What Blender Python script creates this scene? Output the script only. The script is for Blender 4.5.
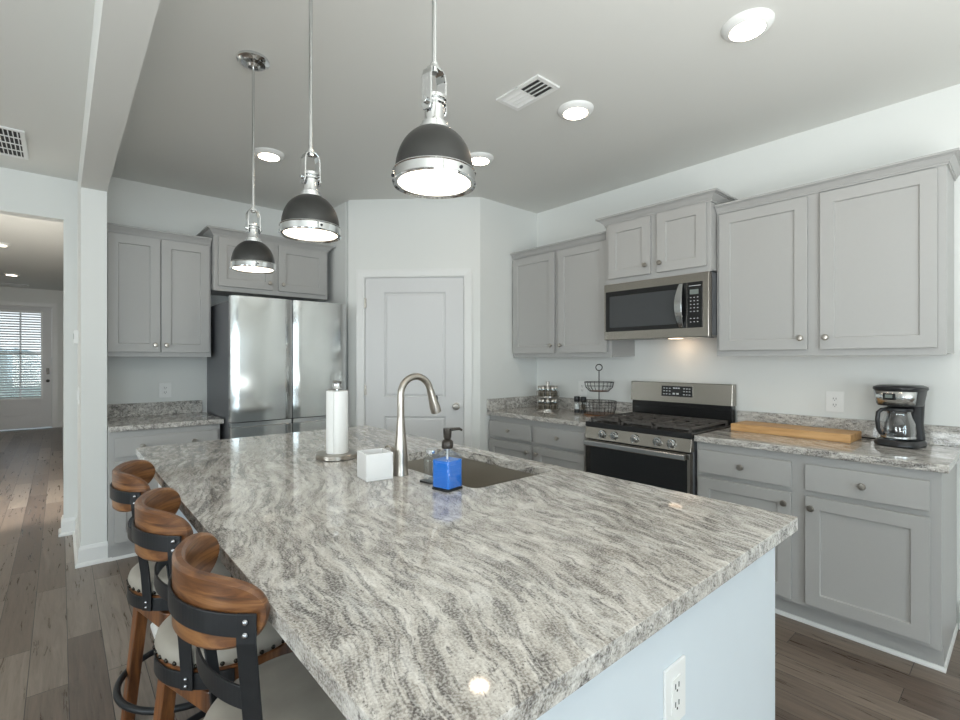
import bpy, bmesh, math, random
from mathutils import Vector, Matrix
random.seed(7)
PI = math.pi
R = math.radians
scene = bpy.context.scene
COL = scene.collection
for o in list(bpy.data.objects):
    bpy.data.objects.remove(o)

# ------------------------------------------------------------------ camera
cam_d = bpy.data.cameras.new('camera')
cam = bpy.data.objects.new('camera', cam_d)
COL.objects.link(cam)
cam.location = (0, 0, 1.354)
cam.rotation_euler = (PI / 2, 0, R(-41.06))
cam_d.sensor_width = 36
cam_d.lens = 482 / 960 * 36
cam_d.clip_start = 0.03
scene.camera = cam

# ------------------------------------------------------------------ world
world = bpy.data.worlds.new('world')
scene.world = world
world.use_nodes = True
wn = world.node_tree.nodes
wl = world.node_tree.links
wn.clear()
wo = wn.new('ShaderNodeOutputWorld')
wb = wn.new('ShaderNodeBackground')
wc = wn.new('ShaderNodeTexCoord')
ws = wn.new('ShaderNodeSeparateXYZ')
wr = wn.new('ShaderNodeValToRGB')
wl.new(wc.outputs['Generated'], ws.inputs[0])
wl.new(ws.outputs['Z'], wr.inputs[0])
wr.color_ramp.elements[0].position = 0.0
wr.color_ramp.elements[0].color = (0.86, 0.90, 0.92, 1)
wr.color_ramp.elements[1].position = 0.7
wr.color_ramp.elements[1].color = (0.50, 0.68, 0.95, 1)
wl.new(wr.outputs[0], wb.inputs[0])
wb.inputs[1].default_value = 1.6
wl.new(wb.outputs[0], wo.inputs[0])

# ------------------------------------------------------------------ exposure
vs = scene.view_settings
vs.view_transform = 'Standard'
vs.look = 'None'
vs.gamma = 1
vs.use_curve_mapping = False
vs.exposure = 0.0

# ------------------------------------------------------------------ daylight through the windows behind the camera
def area(name, loc, rot, sx, sy, power, color):
    d = bpy.data.lights.new(name, 'AREA')
    d.shape = 'RECTANGLE'
    d.size = sx
    d.size_y = sy
    d.energy = power
    d.color = color
    o = bpy.data.objects.new(name, d)
    COL.objects.link(o)
    o.location = loc
    o.rotation_euler = rot
    return o

DAY = (0.74, 0.89, 1.0)
REAR_WINS = [(-2.9, -1.5), (-0.9, 0.5)]
for i, (x0, x1) in enumerate(REAR_WINS):
    area('window_daylight', ((x0 + x1) / 2, -4.22, 1.35), (R(90), 0, 0), 1.4, 2.1, 60, DAY)
for i, yc in enumerate((-2.2, 1.2)):
    area('side_window_daylight', (-4.42, yc, 1.45), (R(90), 0, R(-90)), 1.6, 1.6, 80, (0.93, 0.97, 1.0))

# added fill lights with no real source, out of view, to brighten the ceiling
area('bounce_fill', (0.3, -1.15, 0.95), (R(180), 0, 0), 2.6, 1.8, 128, (0.98, 1.0, 0.98))
area('bounce_fill_living', (-2.6, 2.2, 0.9), (R(180), 0, 0), 2.0, 2.4, 10, (1.0, 0.98, 0.95))  # added fill for the living area ceiling
area('hall_fill', (-0.6, 5.3, 1.0), (R(90), 0, 0), 1.0, 1.0, 40, (1.0, 0.95, 0.88))  # added fill, unseen inside the hall, brightens the front door

# recessed and pendant lamp strengths
CAN_E = 26.0
CAN_COL = (1.0, 0.80, 0.60)
PEND_E = 3.2
PEND_COL = (1.0, 0.88, 0.72)

# ================================================================== materials
def new_mat(name):
    m = bpy.data.materials.new(name)
    m.use_nodes = True
    nt = m.node_tree
    return m, nt, nt.nodes['Principled BSDF']

def lin(c):
    return tuple(((v / 255) / 12.92 if v / 255 <= 0.04045 else ((v / 255 + 0.055) / 1.055) ** 2.4) for v in c) + (1,)

def simple(name, rgb, rough=0.5, metal=0.0, noise=0.0, bump=0.0, scale=40, coat=0.0, **kw):
    m, nt, b = new_mat(name)
    c = lin(rgb)
    b.inputs['Base Color'].default_value = c
    b.inputs['Roughness'].default_value = rough
    b.inputs['Metallic'].default_value = metal
    b.inputs['Coat Weight'].default_value = coat
    for k, v in kw.items():
        b.inputs[k.replace('_', ' ')].default_value = v
    N, L = nt.nodes, nt.links
    if noise or bump:
        tc = N.new('ShaderNodeTexCoord')
        n = N.new('ShaderNodeTexNoise')
        n.inputs['Scale'].default_value = scale
        n.inputs['Detail'].default_value = 5
        L.new(tc.outputs['Object'], n.inputs['Vector'])
        if noise:
            mx = N.new('ShaderNodeMix')
            mx.data_type = 'RGBA'
            mx.inputs[6].default_value = tuple(v * (1 - noise) for v in c[:3]) + (1,)
            mx.inputs[7].default_value = tuple(min(1, v * (1 + noise)) for v in c[:3]) + (1,)
            L.new(n.outputs[0], mx.inputs[0])
            L.new(mx.outputs[2], b.inputs['Base Color'])
        if bump:
            bp = N.new('ShaderNodeBump')
            bp.inputs['Strength'].default_value = bump
            bp.inputs['Distance'].default_value = 0.002
            L.new(n.outputs[0], bp.inputs['Height'])
            L.new(bp.outputs[0], b.inputs['Normal'])
    return m

def emit(name, rgb, strength):
    m, nt, b = new_mat(name)
    b.inputs['Base Color'].default_value = (0.9, 0.9, 0.9, 1)
    b.inputs['Emission Color'].default_value = tuple(rgb) + (1,)
    b.inputs['Emission Strength'].default_value = strength
    return m

def node(N, t, **kw):
    n = N.new(t)
    for k, v in kw.items():
        setattr(n, k, v)
    return n

def ramp(N, stops, interp='LINEAR'):
    r = N.new('ShaderNodeValToRGB')
    r.color_ramp.interpolation = interp
    while len(r.color_ramp.elements) < len(stops):
        r.color_ramp.elements.new(0.5)
    for e, (p, c) in zip(r.color_ramp.elements, stops):
        e.position = p
        e.color = c if len(c) == 4 else tuple(c) + (1,)
    return r

def granite():
    m, nt, b = new_mat('granite')
    N, L = nt.nodes, nt.links
    tc = N.new('ShaderNodeTexCoord')
    geo = N.new('ShaderNodeNewGeometry')
    # slow warp of the flow field
    w1 = N.new('ShaderNodeTexNoise')
    w1.inputs['Scale'].default_value = 1.1
    w1.inputs['Detail'].default_value = 1.5
    L.new(geo.outputs['Position'], w1.inputs['Vector'])
    sub = node(N, 'ShaderNodeVectorMath', operation='SUBTRACT')
    L.new(w1.outputs['Color'], sub.inputs[0])
    sub.inputs[1].default_value = (0.5, 0.5, 0.5)
    sc = node(N, 'ShaderNodeVectorMath', operation='SCALE')
    L.new(sub.outputs[0], sc.inputs[0])
    sc.inputs['Scale'].default_value = 0.36
    w2 = N.new('ShaderNodeTexNoise')
    w2.inputs['Scale'].default_value = 9
    w2.inputs['Detail'].default_value = 3
    L.new(geo.outputs['Position'], w2.inputs['Vector'])
    sub2 = node(N, 'ShaderNodeVectorMath', operation='SUBTRACT')
    L.new(w2.outputs['Color'], sub2.inputs[0])
    sub2.inputs[1].default_value = (0.5, 0.5, 0.5)
    sc2 = node(N, 'ShaderNodeVectorMath', operation='SCALE')
    L.new(sub2.outputs[0], sc2.inputs[0])
    sc2.inputs['Scale'].default_value = 0.045
    a1 = node(N, 'ShaderNodeVectorMath', operation='ADD')
    L.new(geo.outputs['Position'], a1.inputs[0])
    L.new(sc.outputs[0], a1.inputs[1])
    a2 = node(N, 'ShaderNodeVectorMath', operation='ADD')
    L.new(a1.outputs[0], a2.inputs[0])
    L.new(sc2.outputs[0], a2.inputs[1])
    mp = N.new('ShaderNodeMapping')
    mp.inputs['Rotation'].default_value = (0, 0, R(15))
    L.new(a2.outputs[0], mp.inputs['Vector'])
    def stretch(f):
        st = node(N, 'ShaderNodeVectorMath', operation='MULTIPLY')
        st.inputs[1].default_value = (1.0, f, 1.0)
        L.new(mp.outputs[0], st.inputs[0])
        return st.outputs[0]
    def nz(scale, detail, rough, vec, dist=0.0):
        n = N.new('ShaderNodeTexNoise')
        n.inputs['Scale'].default_value = scale
        n.inputs['Detail'].default_value = detail
        n.inputs['Roughness'].default_value = rough
        n.inputs['Distortion'].default_value = dist
        L.new(vec, n.inputs['Vector'])
        return n
    def mixc(fac, a, col):
        mx = node(N, 'ShaderNodeMix', data_type='RGBA')
        L.new(fac, mx.inputs[0])
        L.new(a, mx.inputs[6])
        mx.inputs[7].default_value = col
        return mx.outputs[2]
    def mulm(a, b_):
        m_ = node(N, 'ShaderNodeMath', operation='MULTIPLY')
        L.new(a, m_.inputs[0]); L.new(b_, m_.inputs[1])
        return m_.outputs[0]
    s30, s14 = stretch(0.22), stretch(0.09)
    base = nz(38, 6, 0.72, s30)
    rb = ramp(N, [(0.34, lin((120, 114, 108))), (0.45, lin((168, 162, 155))), (0.55, lin((198, 193, 186))), (0.70, lin((232, 229, 224)))])
    L.new(base.outputs[0], rb.inputs[0])
    cur = rb.outputs[0]
    # bands where the dark streaks gather
    bandn = nz(7.5, 4, 0.6, s30)
    rband = ramp(N, [(0.40, (0.10, 0.10, 0.10)), (0.56, (1, 1, 1))])
    L.new(bandn.outputs[0], rband.inputs[0])
    # medium streaks
    v1 = nz(30, 7, 0.70, s14, 0.2)
    r1 = ramp(N, [(0.525, (0, 0, 0)), (0.585, (0.80, 0.80, 0.80)), (0.7, (1, 1, 1))])
    L.new(v1.outputs[0], r1.inputs[0])
    cur = mixc(mulm(r1.outputs[0], rband.outputs[0]), cur, lin((92, 87, 84)))
    # hair streaks everywhere
    v2 = nz(75, 5, 0.7, s14, 0.1)
    r2 = ramp(N, [(0.545, (0, 0, 0)), (0.61, (0.8, 0.8, 0.8))])
    L.new(v2.outputs[0], r2.inputs[0])
    cur = mixc(r2.outputs[0], cur, lin((98, 94, 92)))
    # long thin vein lines
    v3 = nz(9, 5, 0.6, s14, 0.15)
    ab = node(N, 'ShaderNodeMath', operation='SUBTRACT')
    L.new(v3.outputs[0], ab.inputs[0]); ab.inputs[1].default_value = 0.5
    aa = node(N, 'ShaderNodeMath', operation='ABSOLUTE')
    L.new(ab.outputs[0], aa.inputs[0])
    rv = ramp(N, [(0.0, (0.85, 0.85, 0.85)), (0.010, (0.4, 0.4, 0.4)), (0.022, (0, 0, 0))])
    L.new(aa.outputs[0], rv.inputs[0])
    cur = mixc(mulm(rv.outputs[0], rband.outputs[0]), cur, lin((82, 78, 77)))
    # pale mineral islands along the flow
    v4 = nz(24, 5, 0.65, s30)
    r4 = ramp(N, [(0.56, (0, 0, 0)), (0.66, (0.55, 0.55, 0.55))])
    L.new(v4.outputs[0], r4.inputs[0])
    cur = mixc(r4.outputs[0], cur, lin((228, 226, 222)))
    # speckle, dark and light
    s1 = nz(190, 3, 0.6, geo.outputs['Position'])
    rs = ramp(N, [(0.62, (0, 0, 0)), (0.70, (0.85, 0.85, 0.85))])
    L.new(s1.outputs[0], rs.inputs[0])
    mx3 = node(N, 'ShaderNodeMix', data_type='RGBA')
    L.new(rs.outputs[0], mx3.inputs[0])
    L.new(cur, mx3.inputs[6])
    mx3.inputs[7].default_value = lin((70, 66, 66))
    s2 = nz(220, 2, 0.5, geo.outputs['Position'])
    rs2 = ramp(N, [(0.40, (0.35, 0.35, 0.35)), (0.56, (0, 0, 0))])
    L.new(s2.outputs[0], rs2.inputs[0])
    mx4 = node(N, 'ShaderNodeMix', data_type='RGBA')
    L.new(rs2.outputs[0], mx4.inputs[0])
    L.new(mx3.outputs[2], mx4.inputs[6])
    mx4.inputs[7].default_value = lin((245, 243, 238))
    L.new(mx4.outputs[2], b.inputs['Base Color'])
    b.inputs['Roughness'].default_value = 0.05
    b.inputs['Specular IOR Level'].default_value = 0.55
    return m

def planks():
    m, nt, b = new_mat('floor_planks')
    N, L = nt.nodes, nt.links
    tc = N.new('ShaderNodeTexCoord')
    mp = N.new('ShaderNodeMapping')
    mp.inputs['Rotation'].default_value = (0, 0, R(90))
    mp.inputs['Location'].default_value = (0.35, -0.027, 0)
    L.new(tc.outputs['Object'], mp.inputs['Vector'])
    br = N.new('ShaderNodeTexBrick')
    br.offset = 0.37
    br.offset_frequency = 2
    br.inputs['Scale'].default_value = 1.0
    br.inputs['Brick Width'].default_value = 1.15
    br.inputs['Row Height'].default_value = 0.130
    br.inputs['Mortar Size'].default_value = 0.0016
    br.inputs['Mortar Smooth'].default_value = 0.2
    br.inputs['Color1'].default_value = (0.0, 0.0, 0.0, 1)
    br.inputs['Color2'].default_value = (1, 1, 1, 1)
    br.inputs['Mortar'].default_value = (0.5, 0.5, 0.5, 1)
    L.new(mp.outputs[0], br.inputs['Vector'])
    rc = ramp(N, [(0.0, lin((98, 84, 74))), (0.35, lin((132, 118, 106))), (0.7, lin((114, 100, 89))), (1.0, lin((152, 139, 127)))])
    L.new(br.outputs['Color'], rc.inputs[0])
    # grain along Y
    st = node(N, 'ShaderNodeVectorMath', operation='MULTIPLY')
    st.inputs[1].default_value = (1, 0.07, 1)
    L.new(tc.outputs['Object'], st.inputs[0])
    of = node(N, 'ShaderNodeVectorMath', operation='ADD')
    L.new(st.outputs[0], of.inputs[0])
    sc = node(N, 'ShaderNodeVectorMath', operation='SCALE')
    L.new(br.outputs['Color'], sc.inputs[0]); sc.inputs['Scale'].default_value = 7
    L.new(sc.outputs[0], of.inputs[1])
    g = N.new('ShaderNodeTexNoise')
    g.inputs['Scale'].default_value = 45
    g.inputs['Detail'].default_value = 7
    g.inputs['Roughness'].default_value = 0.65
    g.inputs['Distortion'].default_value = 0.6
    L.new(of.outputs[0], g.inputs['Vector'])
    rg = ramp(N, [(0.3, (0.62, 0.60, 0.58)), (0.5, (0.95, 0.95, 0.95)), (0.72, (1.25, 1.25, 1.25))])
    L.new(g.outputs[0], rg.inputs[0])
    mm = node(N, 'ShaderNodeMix', data_type='RGBA', blend_type='MULTIPLY')
    mm.inputs[0].default_value = 1
    L.new(rc.outputs[0], mm.inputs[6]); L.new(rg.outputs[0], mm.inputs[7])
    jm = node(N, 'ShaderNodeMix', data_type='RGBA')
    L.new(br.outputs['Fac'], jm.inputs[0])
    L.new(mm.outputs[2], jm.inputs[6])
    jm.inputs[7].default_value = lin((48, 42, 38))
    L.new(jm.outputs[2], b.inputs['Base Color'])
    rr = ramp(N, [(0.3, (0.25, 0.25, 0.25)), (0.7, (0.38, 0.38, 0.38))])
    L.new(g.outputs[0], rr.inputs[0])
    L.new(rr.outputs[0], b.inputs['Roughness'])
    hs = node(N, 'ShaderNodeMath', operation='SUBTRACT')
    L.new(g.outputs[0], hs.inputs[0]); L.new(br.outputs['Fac'], hs.inputs[1])
    w = N.new('ShaderNodeTexNoise'); w.inputs['Scale'].default_value = 9
    L.new(st.outputs[0], w.inputs['Vector'])
    ad = node(N, 'ShaderNodeMath', operation='MULTIPLY_ADD')
    L.new(w.outputs[0], ad.inputs[0]); ad.inputs[1].default_value = 1.5
    L.new(hs.outputs[0], ad.inputs[2])
    bp = N.new('ShaderNodeBump'); bp.inputs['Strength'].default_value = 0.45; bp.inputs['Distance'].default_value = 0.003
    L.new(ad.outputs[0], bp.inputs['Height'])
    L.new(bp.outputs[0], b.inputs['Normal'])
    return m

def wood(name, c_dark, c_mid, c_light, axis=(1, 1, 0.12), scale=30, rough=0.35, coat=0.25):
    m, nt, b = new_mat(name)
    N, L = nt.nodes, nt.links
    tc = N.new('ShaderNodeTexCoord')
    st = node(N, 'ShaderNodeVectorMath', operation='MULTIPLY')
    st.inputs[1].default_value = axis
    L.new(tc.outputs['Object'], st.inputs[0])
    n = N.new('ShaderNodeTexNoise')
    n.inputs['Scale'].default_value = scale
    n.inputs['Detail'].default_value = 7
    n.inputs['Roughness'].default_value = 0.6
    n.inputs['Distortion'].default_value = 0.8
    L.new(st.outputs[0], n.inputs['Vector'])
    r = ramp(N, [(0.28, lin(c_dark)), (0.48, lin(c_mid)), (0.72, lin(c_light))])
    L.new(n.outputs[0], r.inputs[0])
    L.new(r.outputs[0], b.inputs['Base Color'])
    b.inputs['Roughness'].default_value = rough
    b.inputs['Coat Weight'].default_value = coat
    b.inputs['Coat Roughness'].default_value = 0.2
    bp = N.new('ShaderNodeBump'); bp.inputs['Strength'].default_value = 0.25; bp.inputs['Distance'].default_value = 0.002
    L.new(n.outputs[0], bp.inputs['Height'])
    L.new(bp.outputs[0], b.inputs['Normal'])
    return m

def brushed(name, rgb, rough, streak_axis, wob=0.0, rotdir='Z', aniso=0.0):
    m, nt, b = new_mat(name)
    N, L = nt.nodes, nt.links
    b.inputs['Base Color'].default_value = lin(rgb)
    b.inputs['Metallic'].default_value = 1.0
    b.inputs['Roughness'].default_value = rough
    tc = N.new('ShaderNodeTexCoord')
    st = node(N, 'ShaderNodeVectorMath', operation='MULTIPLY')
    st.inputs[1].default_value = streak_axis
    L.new(tc.outputs['Object'], st.inputs[0])
    n = N.new('ShaderNodeTexNoise')
    n.inputs['Scale'].default_value = 300
    n.inputs['Detail'].default_value = 3
    L.new(st.outputs[0], n.inputs['Vector'])
    rr = N.new('ShaderNodeMapRange')
    rr.inputs['To Min'].default_value = rough * 0.75
    rr.inputs['To Max'].default_value = rough * 1.25
    L.new(n.outputs[0], rr.inputs['Value'])
    L.new(rr.outputs[0], b.inputs['Roughness'])
    if aniso:
        b.inputs['Anisotropic'].default_value = aniso
        t = N.new('ShaderNodeTangent')
        t.direction_type = 'RADIAL'
        t.axis = rotdir
        L.new(t.outputs[0], b.inputs['Tangent'])
    if wob:
        w = N.new('ShaderNodeTexNoise')
        w.inputs['Scale'].default_value = 2.2
        w.inputs['Detail'].default_value = 1
        s2 = node(N, 'ShaderNodeVectorMath', operation='MULTIPLY')
        s2.inputs[1].default_value = (1, 1, 0.35)
        L.new(tc.outputs['Object'], s2.inputs[0])
        L.new(s2.outputs[0], w.inputs['Vector'])
        bp = N.new('ShaderNodeBump')
        bp.inputs['Strength'].default_value = 1.0
        bp.inputs['Distance'].default_value = wob
        L.new(w.outputs[0], bp.inputs['Height'])
        L.new(bp.outputs[0], b.inputs['Normal'])
    return m

def clear_glass(name, tint=(1, 1, 1), refl=0.12, rough=0.02):
    m, nt, b = new_mat(name)
    N, L = nt.nodes, nt.links
    N.remove(b)
    t = N.new('ShaderNodeBsdfTransparent'); t.inputs[0].default_value = tuple(tint) + (1,)
    g = N.new('ShaderNodeBsdfGlossy'); g.inputs['Roughness'].default_value = rough
    mx = N.new('ShaderNodeMixShader')
    lw = N.new('ShaderNodeLayerWeight'); lw.inputs[0].default_value = 0.35
    mr = N.new('ShaderNodeMapRange'); mr.inputs['To Min'].default_value = refl * 0.5; mr.inputs['To Max'].default_value = min(1, refl * 5)
    L.new(lw.outputs['Facing'], mr.inputs['Value'])
    L.new(mr.outputs[0], mx.inputs[0])
    L.new(t.outputs[0], mx.inputs[1]); L.new(g.outputs[0], mx.inputs[2])
    L.new(mx.outputs[0], N['Material Output'].inputs[0])
    return m

M = {}
M['wall'] = simple('wall_paint', (228, 229, 226), 0.65, bump=0.08, scale=220)
M['ceil'] = simple('ceiling_paint', (224, 224, 220), 0.8, bump=0.1, scale=180)
M['trim'] = simple('trim_paint', (232, 232, 230), 0.35, noise=0.01)
M['panel'] = simple('island_panel_paint', (218, 226, 232), 0.4, noise=0.015, scale=12)
M['door'] = simple('door_paint', (220, 220, 220), 0.4, noise=0.01)
M['cab'] = simple('cabinet_paint', (174, 173, 171), 0.42, noise=0.015, scale=60)
M['cabin'] = simple('cabinet_pale_paint', (186, 184, 182), 0.5, noise=0.015, scale=60)  # slightly paler, rougher cabinet grey
M['granite'] = granite()
M['floor'] = planks()
M['steel'] = brushed('stainless_steel', (168, 162, 154), 0.22, (0.01, 0.01, 1), aniso=0.5)
M['fridge'] = brushed('fridge_steel', (204, 206, 205), 0.16, (0.01, 0.01, 1), wob=0.03, aniso=0.85)
M['fridge_side'] = simple('fridge_side_grey', (112, 114, 118), 0.4, metal=0.3, noise=0.02)
M['nickel'] = simple('brushed_nickel', (176, 170, 162), 0.28, metal=1.0, noise=0.02)
M['chrome'] = simple('chrome', (215, 217, 218), 0.08, metal=1.0, noise=0.01)
M['chrome_r'] = simple('satin_chrome', (205, 207, 208), 0.2, metal=1.0, noise=0.01)
M['shade'] = simple('pendant_shade_metal', (74, 74, 73), 0.36, metal=0.8, noise=0.05, scale=25)
M['black'] = simple('black_enamel', (24, 24, 25), 0.25, noise=0.05)
M['enamel'] = simple('cooktop_enamel', (40, 40, 41), 0.18, noise=0.05)
M['blackglass'] = simple('black_oven_glass', (22, 23, 25), 0.06, noise=0.03, coat=0.5)
M['mwglass'] = simple('microwave_window', (66, 68, 70), 0.18, noise=0.03)
M['castiron'] = simple('cast_iron', (84, 80, 77), 0.55, noise=0.15, bump=0.2, scale=120)
M['iron'] = simple('stool_iron', (46, 48, 51), 0.42, metal=0.5, noise=0.12, scale=30)
M['nail'] = simple('nail_bronze', (60, 58, 54), 0.25, metal=1.0, noise=0.1)
M['rivet'] = simple('rivet_steel', (170, 172, 176), 0.2, metal=1.0, noise=0.05)
M['seat'] = simple('stool_leather', (158, 152, 142), 0.5, noise=0.28, bump=0.5, scale=11)
M['stoolwood'] = wood('stool_wood', (58, 34, 20), (108, 68, 38), (156, 110, 68), axis=(0.25, 0.25, 1.7), scale=30)
M['legwood'] = wood('stool_leg_wood', (52, 30, 18), (108, 66, 36), (150, 98, 56), axis=(1, 1, 0.1), scale=30)
M['edgewood'] = wood('stool_edge_wood', (150, 108, 66), (186, 142, 96), (206, 166, 120), axis=(1, 1, 0.3), scale=30)
M['boardwood'] = wood('board_wood', (176, 128, 78), (206, 160, 106), (222, 180, 128), axis=(1, 0.12, 1), scale=28, rough=0.5, coat=0)
M['white'] = simple('white_plastic', (238, 238, 236), 0.35, noise=0.01)
M['paper'] = simple('paper_towel', (242, 242, 240), 0.9, noise=0.02, bump=0.5, scale=160)
M['ceramic'] = simple('white_ceramic', (240, 240, 240), 0.25, noise=0.01, coat=0.3)
M['blue'] = simple('blue_soap', (0, 118, 222), 0.25, noise=0.06, coat=0.1)
M['glass'] = clear_glass('window_glass', (0.97, 0.99, 0.99), 0.06)
M['jar'] = clear_glass('bottle_glass', (0.93, 0.96, 0.97), 0.07)
M['carafe'] = clear_glass('carafe_glass', (0.80, 0.82, 0.84), 0.25)
M['bronze'] = simple('pump_bronze', (70, 66, 62), 0.3, metal=0.7, noise=0.05)
M['blackplastic'] = simple('black_plastic', (34, 35, 37), 0.3, noise=0.05)
M['spice'] = simple('spice_contents', (120, 108, 92), 0.8, noise=0.3, scale=80)
M['wire'] = simple('black_wire', (50, 46, 44), 0.45, metal=0.5, noise=0.05)
M['slot'] = simple('dark_slot', (40, 40, 42), 0.6, noise=0.05)
M['ventdark'] = simple('vent_duct_dark', (60, 60, 60), 0.8, noise=0.05)
M['lcd'] = simple('display_grey', (120, 128, 124), 0.3, noise=0.02)
M['icon'] = simple('panel_print', (214, 216, 218), 0.5, noise=0.01)
M['sinksteel'] = simple('sink_steel', (176, 170, 160), 0.42, metal=0.75, noise=0.03)
M['can'] = emit('can_light_lens', CAN_COL, CAN_E)
M['bulb'] = emit('pendant_diffuser', PEND_COL, PEND_E)
M['hallcan'] = emit('hall_light_lens', (1.0, 0.85, 0.68), 14)
M['mwlamp'] = emit('microwave_lamp_lens', (1.0, 0.72, 0.48), 3)
M['lawn'] = simple('lawn_green', (150, 158, 138), 0.9, noise=0.3, scale=6)
M['hedge'] = simple('hedge_leaves', (196, 204, 190), 0.8, noise=0.5, bump=0.8, scale=9)
M['brass'] = simple('dark_lock_metal', (60, 58, 56), 0.3, metal=0.8, noise=0.05)

# ================================================================== mesh builder
class MB:
    def __init__(s):
        s.bm = bmesh.new()
        s.M = Matrix.Identity(4)
    def v(s, p):
        return s.bm.verts.new(s.M @ Vector(p))
    def face(s, vs):
        try:
            return s.bm.faces.new(vs)
        except ValueError:
            return None
    def box(s, x0, x1, y0, y1, z0, z1):
        v = [s.v((x, y, z)) for z in (z0, z1) for y in (y0, y1) for x in (x0, x1)]
        for f in ((0, 2, 3, 1), (4, 5, 7, 6), (0, 1, 5, 4), (2, 6, 7, 3), (0, 4, 6, 2), (1, 3, 7, 5)):
            s.face([v[i] for i in f])
        return s
    def hexa(s, bot, top):
        v = [s.v(p) for p in bot] + [s.v(p) for p in top]
        s.face([v[3], v[2], v[1], v[0]]); s.face(v[4:8])
        for i in range(4):
            j = (i + 1) % 4
            s.face([v[i], v[j], v[4 + j], v[4 + i]])
        return s
    def prism(s, poly, z0, z1):
        a = [s.v((x, y, z0)) for x, y in poly]
        b = [s.v((x, y, z1)) for x, y in poly]
        s.face(a[::-1]); s.face(b)
        n = len(poly)
        for i in range(n):
            j = (i + 1) % n
            s.face([a[i], a[j], b[j], b[i]])
        return s
    def lathe(s, prof, n=32, c=(0, 0, 0), cap=True):
        rings = []
        for r, z in prof:
            if r < 1e-6:
                rings.append([s.v((c[0], c[1], c[2] + z))])
            else:
                rings.append([s.v((c[0] + r * math.cos(2 * PI * i / n), c[1] + r * math.sin(2 * PI * i / n), c[2] + z)) for i in range(n)])
        for a, b in zip(rings, rings[1:]):
            for i in range(n):
                j = (i + 1) % n
                if len(a) == 1 and len(b) == 1:
                    continue
                if len(a) == 1:
                    s.face([a[0], b[j], b[i]])
                elif len(b) == 1:
                    s.face([a[i], a[j], b[0]])
                else:
                    s.face([a[i], a[j], b[j], b[i]])
        if cap:
            if len(rings[0]) > 1: s.face(rings[0][::-1])
            if len(rings[-1]) > 1: s.face(rings[-1])
        return s
    def cyl(s, p0, p1, r0, r1=None, n=16):
        r1 = r0 if r1 is None else r1
        return s.tube([p0, p1], [r0, r1], n)
    def tube(s, pts, rs, n=10, closed=False, cap=True, flat=None):
        pts = [Vector(p) for p in pts]
        if not isinstance(rs, (list, tuple)):
            rs = [rs] * len(pts)
        N = len(pts)
        rings = []
        up = None
        for i, p in enumerate(pts):
            if closed:
                t = pts[(i + 1) % N] - pts[i - 1]
            else:
                t = pts[min(i + 1, N - 1)] - pts[max(i - 1, 0)]
            t.normalize()
            if up is None:
                up = Vector((0, 0, 1)) if abs(t.z) < 0.9 else Vector((1, 0, 0))
            x = up.cross(t)
            if x.length < 1e-5:
                x = Vector((1, 0, 0)).cross(t)
            x.normalize()
            y = t.cross(x).normalized()
            up = y
            rings.append([s.v(p + x * (rs[i] * math.cos(2 * PI * k / n)) + y * (rs[i] * math.sin(2 * PI * k / n))) for k in range(n)])
        m = N if closed else N - 1
        for i in range(m):
            a, b = rings[i], rings[(i + 1) % N]
            for k in range(n):
                l = (k + 1) % n
                s.face([a[k], a[l], b[l], b[k]])
        if cap and not closed:
            s.face(rings[0][::-1]); s.face(rings[-1])
        return s
    def torus(s, c, R_, r, n=40, m=8, axis='Z'):
        pts = []
        for i in range(n):
            a = 2 * PI * i / n
            if axis == 'Z': pts.append((c[0] + R_ * math.cos(a), c[1] + R_ * math.sin(a), c[2]))
            elif axis == 'X': pts.append((c[0], c[1] + R_ * math.cos(a), c[2] + R_ * math.sin(a)))
            else: pts.append((c[0] + R_ * math.cos(a), c[1], c[2] + R_ * math.sin(a)))
        return s.tube(pts, r, m, closed=True)
    def sphere(s, c, r, n=12, m=8, sq=(1, 1, 1)):
        old = s.M
        s.M = old @ Matrix.Translation(c) @ Matrix.Diagonal((sq[0], sq[1], sq[2], 1))
        s.lathe([(r * math.sin(PI * i / m), -r * math.cos(PI * i / m)) for i in range(m + 1)], n, cap=False)
        s.M = old
        return s
    def strip(s, sect, closed=False):
        """loft through a list of cross-sections (each a closed loop of points)"""
        rings = [[s.v(p) for p in c] for c in sect]
        N = len(rings)
        for i in range(N if closed else N - 1):
            a, b = rings[i], rings[(i + 1) % N]
            k = len(a)
            for q in range(k):
                w = (q + 1) % k
                s.face([a[q], a[w], b[w], b[q]])
        if not closed:
            s.face(rings[0][::-1]); s.face(rings[-1])
        return s
    def build(s, name, mat, parent=None, bevel=0.0, smooth=False, loc=None, rot=None, seg=2):
        bmesh.ops.recalc_face_normals(s.bm, faces=s.bm.faces)
        me = bpy.data.meshes.new(name)
        s.bm.to_mesh(me)
        s.bm.free()
        me.materials.append(mat)
        if smooth:
            try:
                me.shade_auto_smooth = None
            except Exception:
                pass
            for p in me.polygons:
                p.use_smooth = True
            # sharp edges by angle
            b2 = bmesh.new(); b2.from_mesh(me)
            for e in b2.edges:
                if len(e.link_faces) == 2 and e.calc_face_angle(0) > R(38):
                    e.smooth = False
            b2.to_mesh(me); b2.free()
        o = bpy.data.objects.new(name, me)
        COL.objects.link(o)
        if parent is not None: o.parent = parent
        if loc is not None: o.location = loc
        if rot is not None: o.rotation_euler = rot
        if bevel:
            md = o.modifiers.new('bevel', 'BEVEL')
            md.width = bevel
            md.segments = seg
            md.limit_method = 'ANGLE'
            md.angle_limit = R(40)
            md.harden_normals = False
        return o

def thing(name, label, cat, loc=(0, 0, 0), rz=0.0, group=None):
    o = bpy.data.objects.new(name, None)
    o.empty_display_size = 0.1
    COL.objects.link(o)
    o.location = loc
    o.rotation_euler = (0, 0, rz)
    return tag(o, label, cat, group)

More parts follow.
